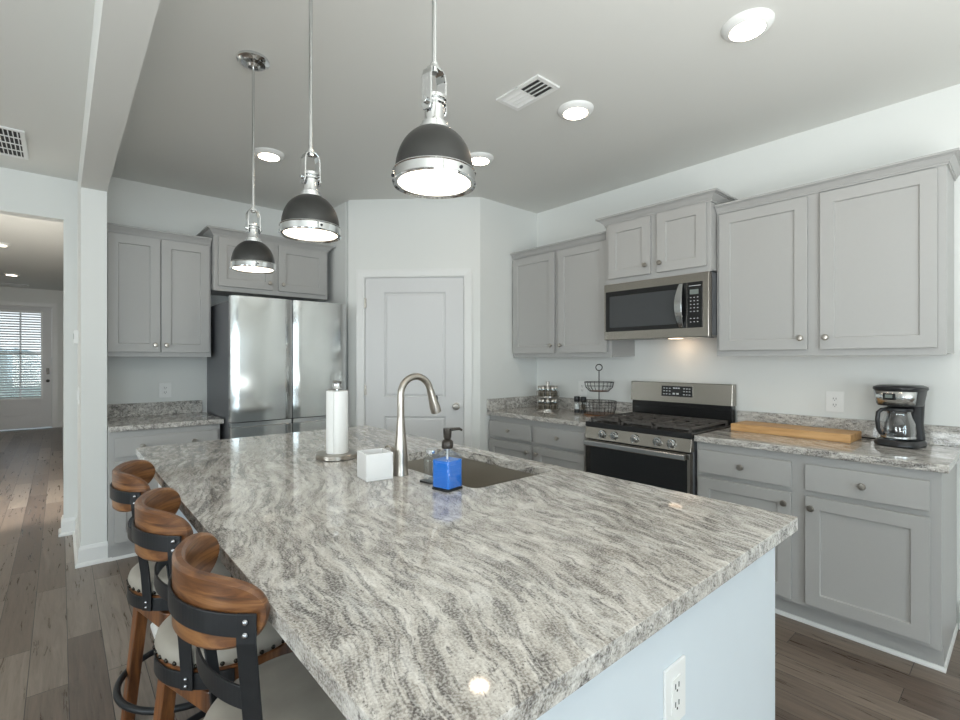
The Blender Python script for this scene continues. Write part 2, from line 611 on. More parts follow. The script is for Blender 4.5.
def tag(o, label, cat, group=None):
    o['label'] = label
    o['category'] = cat
    if group: o['group'] = group
    return o

def struct(name, mb, mat, bevel=0.0, label=None, smooth=False):
    o = mb.build(name, mat, bevel=bevel, smooth=smooth)
    o['kind'] = 'structure'
    if label: o['label'] = label
    return o

def dup(root, loc, rz, label=None):
    r = root.copy(); COL.objects.link(r)
    r.location = loc; r.rotation_euler = (0, 0, rz)
    if label: r['label'] = label
    for ch in list(root.children):
        c = ch.copy(); COL.objects.link(c); c.parent = r
        for g in list(ch.children):
            d = g.copy(); COL.objects.link(d); d.parent = c
    return r

# ================================================================== room shell
A = 3.437      # right wall
B = 4.626      # back wall
PE = 3.119     # pantry wall
C = 2.754      # ceiling
SX0, SX1 = 0.103, 0.239   # stub wall / beam
SY = 4.11      # stub wall end
OY = 4.92      # wall with the hall opening
FY = 12.9      # front door wall
T = 0.12
LX = -4.3
RY = -4.1

struct('floor', MB().box(LX - T, A + T, RY - T, FY + 1.6, -0.08, 0), M['floor'], label='grey brown wood plank floor')
struct('ceiling', MB().box(LX - T, A + T, RY - T, FY + T, C, C + 0.08), M['ceil'])
struct('wall_right', MB().box(A, A + T, RY, PE + 0.6, 0, C), M['wall'])
struct('wall_back', MB().box(SX1, 1.90 + T, B, B + T, 0, C), M['wall'])
# pantry enclosure
struct('wall_pantry_side', MB().box(2.72, A, PE, PE + 0.10, 0, C), M['wall'])
struct('wall_fridge_side', MB().box(1.902, 2.0, 3.99, B, 0, C), M['wall'])
# angled wall with door opening; local frame along the wall
ang = thing  # readability only
wa = Vector((1.902, 3.938, 0)); wdir = Vector((1, -1, 0)).normalized(); wnrm = Vector((1, 1, 0)).normalized()
WM = Matrix(((wdir.x, wnrm.x, 0, wa.x), (wdir.y, wnrm.y, 0, wa.y), (0, 0, 1, 0), (0, 0, 0, 1)))
WL = 1.157
D0, D1, DZ = 0.150, 1.012, 2.068
mb = MB(); mb.M = WM
mb.box(0, D0 - 0.02, 0, 0.10, 0, C); mb.box(D1 + 0.02, WL, 0, 0.10, 0, C); mb.box(D0 - 0.02, D1 + 0.02, 0, 0.10, DZ + 0.02, C)
struct('wall_angled', mb, M['wall'])
# stub wall, beam, opening wall, hall
struct('wall_stub', MB().box(SX0, SX1, SY, B + T, 0, C), M['wall'])
struct('trim_beam', MB().box(SX0, SX1, RY, SY, 2.49, C), M['ceil'], label='dropped ceiling beam running from the wall end over the island stools')
OX = 0.020; OZ = 2.44
mb = MB(); mb.box(OX, SX0, OY, OY + T, 0, C); mb.box(-1.25, OX, OY, OY + T, OZ, C); mb.box(LX, -1.25, OY, OY + T, 0, C); mb.box(SX0, SX1, B + T, OY + T, 0, C)
struct('wall_opening', mb, M['wall'])
struct('wall_hall_right', MB().box(0.06, 0.06 + T, OY + T, FY, 0, C), M['wall'])
struct('wall_hall_left', MB().box(-1.35, -1.25, OY + T, FY, 0, C), M['wall'])
struct('wall_left', MB().box(LX - T, LX, RY, -3.0, 0, C).box(LX - T, LX, -1.4, 0.4, 0, C).box(LX - T, LX, 2.0, OY + T, 0, C)
       .box(LX - T, LX, -3.0, -1.4, 0, 0.65).box(LX - T, LX, -3.0, -1.4, 2.25, C).box(LX - T, LX, 0.4, 2.0, 0, 0.65).box(LX - T, LX, 0.4, 2.0, 2.25, C), M['wall'])
mb = MB()
xs = [LX] + [v for w in REAR_WINS for v in w] + [A + T]
for i in range(0, len(xs), 2):
    mb.box(xs[i], xs[i + 1], RY - T, RY, 0, C)
for x0, x1 in REAR_WINS:
    mb.box(x0, x1, RY - T, RY, 0, 0.3); mb.box(x0, x1, RY - T, RY, 2.4, C)
struct('wall_rear', mb, M['wall'])
n_w = 1
def window_y(x0, x1, z0, z1, y, n):
    mb = MB()
    for a, b in ((x0, x0 + 0.05), (x1 - 0.05, x1), ((x0 + x1) / 2 - 0.02, (x0 + x1) / 2 + 0.02)):
        mb.box(a, b, y - 0.04, y, z0, z1)
    mb.box(x0, x1, y - 0.04, y, z0, z0 + 0.05); mb.box(x0, x1, y - 0.04, y, z1 - 0.05, z1); mb.box(x0, x1, y - 0.035, y - 0.005, (z0 + z1) / 2 - 0.02, (z0 + z1) / 2 + 0.02)
    w = struct('window_%d' % n, mb, M['trim'])
    MB().box(x0, x1, y - 0.024, y - 0.018, z0, z1).build('pane', M['glass'], w)
for x0, x1 in REAR_WINS:
    window_y(x0, x1, 0.3, 2.4, RY - 0.03, n_w); n_w += 1
def window_x(y0, y1, z0, z1, x, n):
    mb = MB()
    for a, b in ((y0, y0 + 0.05), (y1 - 0.05, y1), ((y0 + y1) / 2 - 0.02, (y0 + y1) / 2 + 0.02)):
        mb.box(x - 0.04, x, a, b, z0, z1)
    mb.box(x - 0.04, x, y0, y1, z0, z0 + 0.05); mb.box(x - 0.04, x, y0, y1, z1 - 0.05, z1)
    w = struct('window_%d' % n, mb, M['trim'])
    MB().box(x - 0.024, x - 0.018, y0, y1, z0, z1).build('pane', M['glass'], w)
for y0, y1 in ((-3.0, -1.4), (0.4, 2.0)):
    window_x(y0, y1, 0.65, 2.25, LX - 0.03, n_w); n_w += 1

# front wall with door opening
FD0, FD1, FDZ = -1.04, -0.125, 2.40
struct('wall_front', MB().box(-1.35, FD0 - 0.02, FY, FY + T, 0, C).box(FD1 + 0.02, 0.2, FY, FY + T, 0, C).box(FD0 - 0.02, FD1 + 0.02, FY, FY + T, FDZ + 0.02, C), M['wall'])

# ---- baseboards (two-tier: board with a cap bead and a shoe)
def base_prof(mb, p0, p1, out, m0=0.0, m1=0.0, h=0.130):
    """p0->p1 along the wall, out = unit outward normal; m0/m1 = +1 extends the end by the projection (outside mitre), -1 shortens it (inside)"""
    p0 = Vector((p0[0], p0[1], 0)); p1 = Vector((p1[0], p1[1], 0)); out = Vector((out[0], out[1], 0))
    d = (p1 - p0).normalized()
    prof = [(0, 0), (0.030, 0), (0.030, 0.012), (0.024, 0.022), (0.015, 0.026), (0.015, h - 0.025), (0.009, h - 0.012), (0.006, h), (0, h)]
    s0 = [p0 - d * (m0 * o) + out * o + Vector((0, 0, z)) for o, z in prof]
    s1 = [p1 + d * (m1 * o) + out * o + Vector((0, 0, z)) for o, z in prof]
    mb.strip([s0, s1])
mb = MB(); base_prof(mb, (SX0, SY), (SX1, SY), (0, -1), 1, 1); base_prof(mb, (SX0, SY), (SX0, OY), (-1, 0), 1, -1); base_prof(mb, (SX1, SY), (SX1, SY + 0.0), (1, 0), 1, 0)
struct('baseboard_stub', mb, M['trim'])
mb = MB(); base_prof(mb, (OX, OY), (SX0, OY), (0, -1), 1, -1); base_prof(mb, (OX, OY), (OX, OY + T), (-1, 0), 1, 1)
struct('baseboard_opening', mb, M['trim'])
mb = MB(); base_prof(mb, (A, RY), (A, 0.245), (-1, 0), 0, 0)
struct('baseboard_right', mb, M['trim'])
mb = MB(); base_prof(mb, (FD1 + 0.10, FY), (0.06, FY), (0, -1), 0, -1)
struct('baseboard_front', mb, M['trim'])
mb = MB(); base_prof(mb, (0.06, OY + T), (0.06, FY), (-1, 0), 0, -1)
struct('baseboard_hall', mb, M['trim'])
mb = MB(); mb.M = WM
base_prof(mb, (0.0, 0), (D0 - 0.075, 0), (0, -1), 0, 0); base_prof(mb, (D1 + 0.075, 0), (WL, 0), (0, -1), 0, 0)
struct('baseboard_angled', mb, M['trim'])

# ---- casing (profiled) around a door in a local wall frame: wall face at y=0, room side -y
def casing(mb, x0, x1, z1, w=0.07, t=0.018):
    prof = [(0, 0), (0, t * 0.55), (w * 0.15, t * 0.8), (w * 0.75, t), (w, t), (w, 0)]
    def loop(fx):
        return [fx(a, b) for a, b in prof]
    s = [loop(lambda a, b: (x0 - a, -b, 0)), loop(lambda a, b: (x0 - a, -b, z1 + a)), loop(lambda a, b: (x1 + a, -b, z1 + a)), loop(lambda a, b: (x1 + a, -b, 0))]
    mb.strip(s)
def panel_door(mb, x0, x1, z0, z1, y0, y1, panels):
    """door slab with recessed moulded panels on the room side (y0 face)"""
    xs_ = sorted({x0, x1} | {p[0] for p in panels} | {p[1] for p in panels})
    # back board
    mb.box(x0, x1, y0 + 0.012, y1, z0, z1)
    # stiles
    px0, px1 = panels[0][0], panels[0][1]
    mb.box(x0, px0, y0, y0 + 0.013, z0, z1); mb.box(px1, x1, y0, y0 + 0.013, z0, z1)
    zz = [z0] + [v for p in sorted(panels, key=lambda q: q[2]) for v in (p[2], p[3])] + [z1]
    for i in range(0, len(zz), 2):
        mb.box(px0, px1, y0, y0 + 0.013, zz[i], zz[i + 1])
    for a, b, c, d in panels:
        # sloping bevel then raised field
        e = 0.03
        o = [(a, y0, c), (b, y0, c), (b, y0, d), (a, y0, d)]
        i1 = [(a + 0.012, y0 + 0.011, c + 0.012), (b - 0.012, y0 + 0.011, c + 0.012), (b - 0.012, y0 + 0.011, d - 0.012), (a + 0.012, y0 + 0.011, d - 0.012)]
        i2 = [(a + e, y0 + 0.003, c + e), (b - e, y0 + 0.003, c + e), (b - e, y0 + 0.003, d - e), (a + e, y0 + 0.003, d - e)]
        rings = [[mb.v(p) for p in q] for q in (o, i1, i2)]
        for r0, r1 in zip(rings, rings[1:]):
            for k in range(4):
                l = (k + 1) % 4
                mb.face([r0[k], r0[l], r1[l], r1[k]])
        mb.face(rings[-1])

# pantry door
mb = MB(); mb.M = WM
casing(mb, D0 - 0.004, D1 + 0.004, DZ + 0.004)
mb.box(D0 - 0.018, D0 - 0.002, 0.001, 0.10, 0, DZ + 0.016); mb.box(D1 + 0.002, D1 + 0.018, 0.001, 0.10, 0, DZ + 0.016); mb.box(D0 - 0.018, D1 + 0.018, 0.001, 0.10, DZ + 0.002, DZ + 0.016)
struct('trim_1', mb, M['trim'], label='white moulded casing around the pantry door')
mb = MB(); mb.M = WM
panel_door(mb, D0, D1, 0.012, DZ, 0.006, 0.044, [(D0 + 0.165, D1 - 0.155, 1.03, 1.945), (D0 + 0.165, D1 - 0.155, 0.22, 0.865)])
pd = struct('door_1', mb, M['door'], label='white two panel pantry door in the angled wall')
for hz in (1.85, 1.09, 0.25):
    mb = MB(); mb.M = WM
    mb.cyl((D0 - 0.003, -0.006, hz - 0.045), (D0 - 0.003, -0.006, hz + 0.045), 0.007, n=10)
    mb.box(D0 - 0.012, D0 + 0.01, -0.004, 0.008, hz - 0.04, hz + 0.04)
    mb.build('hinge', M['nickel'], pd, smooth=True)
mb = MB(); mb.M = WM @ Matrix.Translation((D1 - 0.06, 0.006, 0.955)) @ Matrix.Rotation(R(90), 4, 'X')
mb.lathe([(0, 0), (0.032, 0), (0.032, 0.006), (0.012, 0.010), (0.011, 0.030), (0.026, 0.040), (0.029, 0.052), (0.022, 0.062), (0, 0.065)], 24, cap=False)
mb.build('door_knob', M['nickel'], pd, smooth=True)

# front door
mb = MB(); mb.M = Matrix.Translation((0, FY, 0))
casing(mb, FD0 - 0.004, FD1 + 0.004, FDZ + 0.004, 0.085)
mb.box(FD0 - 0.018, FD0 - 0.002, 0.001, T, 0, FDZ + 0.016); mb.box(FD1 + 0.002, FD1 + 0.018, 0.001, T, 0, FDZ + 0.016); mb.box(FD0 - 0.018, FD1 + 0.018, 0.001, T, FDZ + 0.002, FDZ + 0.016)
struct('trim_2', mb, M['trim'], label='white casing around the front door at the end of the hall')
LX0, LX1, LZ0, LZ1 = -0.885, -0.275, 0.60, 2.29
mb = MB(); mb.M = Matrix.Translation((0, FY, 0))
for (a, b, c, d) in ((FD0, LX0, 0.02, FDZ), (LX1, FD1, 0.02, FDZ), (LX0, LX1, LZ1, FDZ), (LX0, LX1, 0.02, 0.27), (LX0, LX1, 0.55, LZ0)):
    mb.box(a, b, 0.012, 0.055, c, d)
mb.box(LX0, LX1, 0.022, 0.055, 0.27, 0.55); mb.box(LX0 + 0.04, LX1 - 0.04, 0.016, 0.05, 0.31, 0.51)
fd = struct('door_2', mb, M['door'], bevel=0.002, label='white front door with a blind covered window')
mb = MB(); mb.M = Matrix.Translation((0, FY, 0))
mb.box(LX0 - 0.02, LX0 + 0.012, 0, 0.014, LZ0 - 0.02, LZ1 + 0.02); mb.box(LX1 - 0.012, LX1 + 0.02, 0, 0.014, LZ0 - 0.02, LZ1 + 0.02)
mb.box(LX0, LX1, 0, 0.014, LZ1 - 0.012, LZ1 + 0.02); mb.box(LX0, LX1, 0, 0.014, LZ0 - 0.02, LZ0 + 0.012)
xm = (LX0 + LX1) / 2; zm = (LZ0 + LZ1) / 2 + 0.03
mb.box(xm - 0.014, xm + 0.014, 0.002, 0.03, LZ0, LZ1); mb.box(LX0, LX1, 0.002, 0.03, zm - 0.016, zm + 0.016)
mb.build('window_frame', M['trim'], fd)
MB().box(LX0, LX1, 0.036, 0.040, LZ0, LZ1).build('pane', M['glass'], fd, loc=(0, FY, 0))
mb = MB()
nb = 34
for i in range(nb):
    z = LZ0 + 0.03 + (LZ1 - LZ0 - 0.08) * i / (nb - 1)
    mb.hexa([(LX0 + 0.012, -0.026, z + 0.013), (LX1 - 0.012, -0.026, z + 0.013), (LX1 - 0.012, -0.004, z - 0.012), (LX0 + 0.012, -0.004, z - 0.012)],
            [(LX0 + 0.012, -0.025, z + 0.015), (LX1 - 0.012, -0.025, z + 0.015), (LX1 - 0.012, -0.003, z - 0.010), (LX0 + 0.012, -0.003, z - 0.010)])
mb.box(LX0, LX1, -0.03, 0.0, LZ1 - 0.02, LZ1 + 0.03)
tag(mb.build('window_blind', M['white'], loc=(0, FY - 0.003, 0)), 'white slatted blind hanging over the front door window', 'blind')
mb = MB(); mb.box(-0.022, 0.022, -0.022, 0, -0.06, 0.06)
mb.build('keypad_lock', M['brass'], fd, loc=(-0.185, FY + 0.012, 1.13), bevel=0.004)
mb = MB(); mb.M = Matrix.Rotation(R(90), 4, 'X')
mb.lathe([(0, 0), (0.03, 0), (0.03, 0.008), (0.012, 0.012), (0.012, 0.03), (0.028, 0.042), (0.026, 0.06), (0, 0.066)], 20, cap=False)
mb.build('door_knob', M['brass'], fd, loc=(-0.185, FY + 0.012, 0.94), smooth=True)
# outside
mb = MB().box(-8, 8, FY + 1.6, FY + 26, -0.25, -0.15)
struct('ground', mb, M['lawn'])
hb = MB()
for i in range(26):
    hb.sphere((-7 + i * 0.55 + random.uniform(-.1, .1), FY + 7 + random.uniform(-.4, .4), 0.35), random.uniform(0.75, 1.15), 12, 8, (1, 1, random.uniform(.9, 1.5)))
tag(hb.build('hedge', M['hedge'], smooth=True), 'green hedge growing outside beyond the front door', 'hedge')

# ================================================================== cabinets
def knob(parent, x, z, y=0.0):
    mb = MB(); mb.M = Matrix.Translation((x, y, z)) @ Matrix.Rotation(R(90), 4, 'X')
    mb.lathe([(0.0075, 0), (0.0055, 0.010), (0.0065, 0.016), (0.0155, 0.019), (0.0165, 0.024), (0.013, 0.030), (0, 0.032)], 20, cap=False)
    return mb.build('knob', M['nickel'], parent, smooth=True)

def shaker(parent, name, x0, x1, z0, z1, rail=0.062, slab=False, t=0.024):
    mb = MB()
    g = -0.004
    if slab:
        mb.box(x0, x1, -t, g, z0, z1)
    else:
        # one clean frame ring with a stepped inner edge and a recessed flat panel
        def ring(a, y):
            return [mb.v((x0 + a, y, z0 + a)), mb.v((x1 - a, y, z0 + a)), mb.v((x1 - a, y, z1 - a)), mb.v((x0 + a, y, z1 - a))]
        rs = [ring(0, g), ring(0, -t), ring(rail, -t), ring(rail + 0.002, -t + 0.011)]
        for a, b in zip(rs, rs[1:]):
            for k in range(4):
                l = (k + 1) % 4
                mb.face([a[k], a[l], b[l], b[k]])
        mb.face(rs[-1]); mb.face(rs[0])
    o = mb.build(name, M['cab'], parent, bevel=0.0020)
    bmp = MB(); bmp.box(x0 + 0.01, x1 - 0.01, g - 0.001, 0.001, z0 + 0.01, z1 - 0.01)
    bmp.build('backing', M['cab'], o)
    return o

def crown(parent, w, depth, z0, h, proj, left=True, right=True):
    prof = [(0, 0), (0.007, 0.0), (0.007, h * 0.16), (0.012, h * 0.18), (0.012, h * 0.26), (proj * 0.42, h * 0.44), (proj * 0.60, h * 0.66), (proj * 0.62, h * 0.70), (proj * 0.80, h * 0.72), (proj * 0.80, h * 0.78), (proj, h * 0.80), (proj, h), (0.0, h)]
    mb = MB()
    def sec(fx, fy):
        return [(fx(o), fy(o), z0 + z) for o, z in prof]
    ss = []
    if left: ss.append(sec(lambda o: -o, lambda o: depth))
    ss.append(sec((lambda o: -o) if left else (lambda o: 0.001), lambda o: -o))
    ss.append(sec((lambda o: w + o) if right else (lambda o: w - 0.001), lambda o: -o))
    if right: ss.append(sec(lambda o: w + o, lambda o: depth))
    mb.strip(ss)
    mb.box(0.001, w - 0.001, 0.001, depth, z0 + h - 0.012, z0 + h - 0.001)
    return mb.build('crown_moulding', M['cab'], parent)

def upper(label, loc, rz, w, depth, z0, z1, doors, crown_h=0.05, cl=True, cr=True, kz=None, name='wall_cabinet', knobs=None, proj=0.045):
    t = thing(name, label, 'cabinet', loc, rz, 'grey wall cabinets')
    mb = MB(); mb.box(0, w, 0.018, depth, z0 + 0.008, z1); mb.box(0, w, 0, 0.02, z0, z1)
    mb.build('body', M['cab'], t, bevel=0.0015)
    for i, (a, b, c, d, kx) in enumerate(doors):
        dr = shaker(t, 'door', a, b, c, d)
        knob(dr, kx, kz, -0.024)
    crown(t, w, depth, z1 - 0.012, crown_h, proj, cl, cr)
    return t
RR = -PI / 2   # right wall cabinets

# origin for right wall cabinets: (front X, Ymax)
def yw(y0, ys): return y0 - ys
FU = A - 0.322
GR = 0.003
upper('tall grey two door wall cabinet between the microwave and the right edge', (FU, 1.307, 0), RR, 1.042, 0.322 - GR, 1.377, 2.277,
      [(0.022, 0.491, 1.412, 2.255, 0.462), (0.550, 1.012, 1.412, 2.255, 0.579)], crown_h=0.052, cl=False, kz=1.475)
upper('grey two door wall cabinet in the corner left of the microwave', (FU, 3.112, 0), RR, 1.038, 0.322 - GR, 1.377, 2.277,
      [(0.014, 0.497, 1.412, 2.255, 0.466), (0.540, 1.008, 1.412, 2.255, 0.571)], crown_h=0.052, cr=False, cl=False, kz=1.475)
upper('small grey two door cabinet right above the microwave', (A - 0.402, 2.070, 0), RR, 0.760, 0.402 - GR, 1.905, 2.345,
      [(0.035, 0.363, 1.940, 2.330, 0.335), (0.413, 0.738, 1.940, 2.330, 0.441)], crown_h=0.06, kz=2.0, proj=0.055)
upper('grey two door wall cabinet above the left counter, beside the white wall end', (SX1 + 0.003, B - 0.322, 0), 0, 0.664, 0.322 - GR, 1.377, 2.277,
      [(0.010, 0.322, 1.412, 2.255, 0.290), (0.329, 0.650, 1.412, 2.255, 0.360)], crown_h=0.052, cr=False, cl=False, kz=1.465)
upper('grey two door cabinet right above the refrigerator', (0.910, 4.232, 0), 0, 0.930, B - 4.232 - GR, 1.903, 2.345,
      [(0.030, 0.445, 1.940, 2.328, 0.413), (0.490, 0.905, 1.940, 2.328, 0.522)], crown_h=0.06, kz=1.995, proj=0.055, cr=True)

def base(label, loc, rz, w, depth, bays, end_right=False):
    """bays: list of (x0,x1,drawer knob xs,[doors (x0,x1,knobx)])"""
    t = thing('base_cabinet', label, 'cabinet', loc, rz, 'grey base cabinets')
    mb = MB()
    mb.box(0, w, 0.018, depth, 0.114, 0.878); mb.box(0, w, 0, 0.02, 0.114, 0.878)
    mb.build('body', M['cab'], t, bevel=0.0015)
    mb = MB(); mb.box(0.0, w - (0.019 if end_right else 0), 0.072, depth, 0, 0.116)
    if end_right: mb.box(w - 0.019, w, 0.070, depth, 0, 0.116)
    mb.build('toe_kick', M['cab'], t)
    mb = MB()
    x1 = w + (0.008 if end_right else 0)
    fy = 0.058
    s = [[(0, fy, 0), (0, fy + 0.018, 0), (0, fy + 0.018, 0.019), (0, fy + 0.008, 0.019), (0, fy, 0.008)],
         [(x1, fy, 0), (w, fy + 0.018, 0), (w, fy + 0.018, 0.019), (w + 0.006, fy + 0.008, 0.019), (x1, fy, 0.008)]]
    if end_right:
        s.append([(x1, depth, 0), (w, depth, 0), (w, depth, 0.019), (w + 0.006, depth, 0.019), (x1, depth, 0.008)])
    mb.strip(s)
    mb.build('shoe_moulding', M['trim'], t)
    for x0, x1, kxs, doors in bays:
        d = shaker(t, 'drawer', x0, x1, 0.705, 0.835, slab=True)
        for kx in kxs: knob(d, kx, 0.770, -0.024)
        for a, b, kx in doors:
            dr = shaker(t, 'door', a, b, 0.137, 0.677)
            knob(dr, kx, 0.622, -0.024)
    return t
FB = A - 0.610
base('grey base cabinet right of the range under the coffee maker', (FB, 1.301, 0), RR, 1.045, 0.610 - GR,
     [(0.018, 0.490, [0.254], [(0.018, 0.490, 0.462)]), (0.552, 1.010, [0.781], [(0.552, 1.010, 0.580)])], end_right=True)
base('grey base cabinet left of the range in the corner', (FB, 3.112, 0), RR, 1.040, 0.610 - GR,
     [(0.014, 0.500, [0.257], [(0.014, 0.500, 0.472)]), (0.545, 1.020, [0.78], [(0.545, 1.020, 0.573)])])
base('grey base cabinet beside the refrigerator with one wide drawer', (SX1 + 0.003, B - 0.610, 0), 0, 0.664, 0.610 - GR,
     [(0.030, 0.645, [0.180, 0.490], [(0.030, 0.334, 0.305), (0.341, 0.645, 0.370)])])

# ---- counters
def counter(label, x0, x1, y0, y1, splashes):
    mb = MB(); mb.box(x0, x1, y0, y1, 0.879, 0.914)
    t = tag(mb.build('countertop', M['granite'], bevel=0.004), label, 'countertop')
    for s in splashes:
        MB().box(*s, 0.914, 1.016).build('backsplash', M['granite'], t, bevel=0.002)
    return t
counter('granite worktop right of the range holding the cutting board', A - 0.645, A - GR, 0.231, 1.303, [(A - 0.022, A - GR, 0.231, 1.303)])
counter('granite worktop in the corner left of the range', A - 0.645, A - GR, 2.067, PE - GR, [(A - 0.022, A - GR, 2.067, PE - GR), (A - 0.645, A - 0.022, PE - 0.022, PE - GR)])
counter('small granite worktop next to the refrigerator', SX1 + GR, 0.925, B - 0.648, B - GR, [(SX1 + GR, 0.905, B - 0.022, B - GR)])

# ================================================================== island
IX0, IX1, IY0, IY1 = 0.286, 1.561, 0.432, 2.953
KX0, KX1, KY0, KY1 = 1.065, 1.484, 1.250, 1.930   # sink cut-out
def rrect(x0, x1, y0, y1, r, n=6):
    pts = []
    for cx, cy, a0 in ((x1 - r, y1 - r, 0), (x0 + r, y1 - r, 90), (x0 + r, y0 + r, 180), (x1 - r, y0 + r, 270)):
        for i in range(n + 1):
            a = R(a0 + 90 * i / n)
            pts.append((cx + r * math.cos(a), cy + r * math.sin(a)))
    return pts
mb = MB()
outer = rrect(IX0, IX1, IY0, IY1, 0.008, 3)
inner = rrect(KX0, KX1, KY0, KY1, 0.035, 6)
ed = []
for loop in (outer, inner):
    vsl = [mb.v((x, y, 0.914)) for x, y in loop]
    for i in range(len(vsl)):
        ed.append(mb.bm.edges.new((vsl[i], vsl[(i + 1) % len(vsl)])))
bmesh.ops.triangle_fill(mb.bm, edges=ed, use_beauty=True)
ext = bmesh.ops.extrude_face_region(mb.bm, geom=list(mb.bm.faces))
bmesh.ops.translate(mb.bm, verts=[e for e in ext['geom'] if isinstance(e, bmesh.types.BMVert)], vec=(0, 0, -0.036))
isl_top = tag(mb.build('island_countertop', M['granite'], bevel=0.004), 'huge streaked granite worktop of the central island', 'countertop')
it = thing('kitchen_island', 'white island base under the huge granite top', 'kitchen island', (0.9, 1.7, 0))
def ib(mb, name, mat=None, bevel=0.001):
    mb.M = Matrix.Translation((-0.9, -1.7, 0)) @ mb.M
    return mb
def rel(*a):
    return (a[0] - 0.9, a[1] - 0.9, a[2] - 1.7, a[3] - 1.7, a[4], a[5])
MB().box(*rel(0.375, 1.52, 0.478, 0.62, 0, 0.877)).build('end_panel', M['panel'], it, bevel=0.001)
MB().box(*rel(0.375, 1.52, 2.68, 2.91, 0, 0.877)).build('end_panel', M['panel'], it, bevel=0.001)
mb = MB()
mb.box(*rel(0.66, 0.70, 0.62, 2.68, 0, 0.877)); mb.box(*rel(0.70, 1.50, 0.62, 2.68, 0.0, 0.09)); mb.box(*rel(1.502, 1.52, 0.62, 2.68, 0.09, 0.877))
mb.box(*rel(0.70, 1.48, 0.62, 1.16, 0.09, 0.877)); mb.box(*rel(0.70, 1.48, 2.02, 2.68, 0.09, 0.877))
mb.build('body', M['panel'], it)
mb = MB(); mb.M = Matrix.Translation((-0.9, -1.7, 0))
base_prof(mb, (0.375, 2.68), (0.66, 2.68), (0, -1), 1, -1, 0.13); base_prof(mb, (0.375, 2.68), (0.375, 2.91), (-1, 0), 1, 1, 0.13)
base_prof(mb, (0.66, 0.62), (0.66, 2.68), (-1, 0), -1, -1, 0.13); base_prof(mb, (0.375, 0.62), (0.66, 0.62), (0, 1), 1, -1, 0.13)
base_prof(mb, (0.375, 0.478), (0.375, 0.62), (-1, 0), 1, 1, 0.13); base_prof(mb, (0.375, 0.478), (1.52, 0.478), (0, -1), 1, 1, 0.13)
mb.build('base_moulding', M['trim'], it)

# sink
mb = MB()
so = rrect(KX0 - 0.012, KX1 + 0.012, KY0 - 0.012, KY1 + 0.012, 0.045, 6)
si = rrect(KX0 - 0.004, KX1 + 0.004, KY0 - 0.004, KY1 + 0.004, 0.038, 6)
sb = rrect(KX0 + 0.012, KX1 - 0.012, KY0 + 0.012, KY1 - 0.012, 0.03, 6)
cx, cy = (KX0 + KX1) / 2, (KY0 + KY1) / 2
sc = [(cx + (x - cx) * 0.12, cy + (y - cy) * 0.06) for x, y in sb]
rings = [[mb.v((x - cx, y - cy, z)) for x, y in q] for q, z in ((so, 0.8775), (si, 0.8775), (si, 0.868), (sb, 0.70), (sb, 0.695), (sc, 0.690))]
for a, b in zip(rings, rings[1:]):
    for k in range(len(a)):
        l = (k + 1) % len(a)
        mb.face([a[k], a[l], b[l], b[k]])
mb.face(rings[-1])
rings2 = [[mb.v((x - cx, y - cy, z)) for x, y in q] for q, z in ((so, 0.8774), (so, 0.68), (sc, 0.68))]
for a, b in zip(rings2, rings2[1:]):
    for k in range(len(a)):
        l = (k + 1) % len(a)
        mb.face([a[k], a[l], b[l], b[k]])
sk = thing('kitchen_sink', 'stainless undermount sink set in the island granite', 'sink', (cx, cy, 0))
mb.build('basin', M['sinksteel'], sk, smooth=True)
MB().lathe([(0, 0.0), (0.04, 0.0), (0.045, 0.004), (0.03, 0.006), (0, 0.004)], 24, c=(0, 0, 0.688), cap=False).build('drain', M['chrome_r'], sk, smooth=True)

# faucet
fx, fy = 0.984, 1.592
fc = thing('kitchen_faucet', 'brushed nickel gooseneck faucet standing beside the sink', 'faucet', (fx, fy, 0.9145))
MB().lathe([(0.030, 0), (0.030, 0.004), (0.0275, 0.010), (0.0268, 0.05), (0.0245, 0.10), (0.0195, 0.15), (0.0155, 0.20), (0.0142, 0.22)], 28).build('body', M['nickel'], fc, smooth=True)
pts = [(0, 0, 0.21), (0, 0, 0.26), (0, 0, 0.306)]
rr = 0.069
for i in range(1, 15):
    a = PI - PI * 0.93 * i / 14
    pts.append((rr + rr * math.cos(a), 0, 0.306 + rr * math.sin(a)))
MB().tube(pts, 0.0134, 16).build('spout', M['nickel'], fc, smooth=True)
e = Vector(pts[-1]); d = (e - Vector(pts[-2])).normalized()
mb = MB(); mb.tube([e - d * 0.002, e + d * 0.01, e + d * 0.03, e + d * 0.075, e + d * 0.098, e + d * 0.1], [0.0135, 0.0145, 0.016, 0.021, 0.021, 0.017], 20)
sh = mb.build('spray_head', M['nickel'], fc, smooth=True)
mb = MB(); q = e + d * 0.045 + Vector((0.0185, 0, 0.003)); mb.sphere(tuple(q), 0.008, 12, 8, (0.6, 0.8, 1.9)); mb.build('spray_button', M['blackplastic'], sh, smooth=True)
mb = MB(); mb.tube([(0, 0.018, 0.085), (-0.004, 0.045, 0.088), (-0.010, 0.060, 0.098), (-0.020, 0.066, 0.105), (-0.030, 0.064, 0.100)], [0.011, 0.010, 0.006, 0.005, 0.0045], 12)
mb.build('handle', M['nickel'], fc, smooth=True)

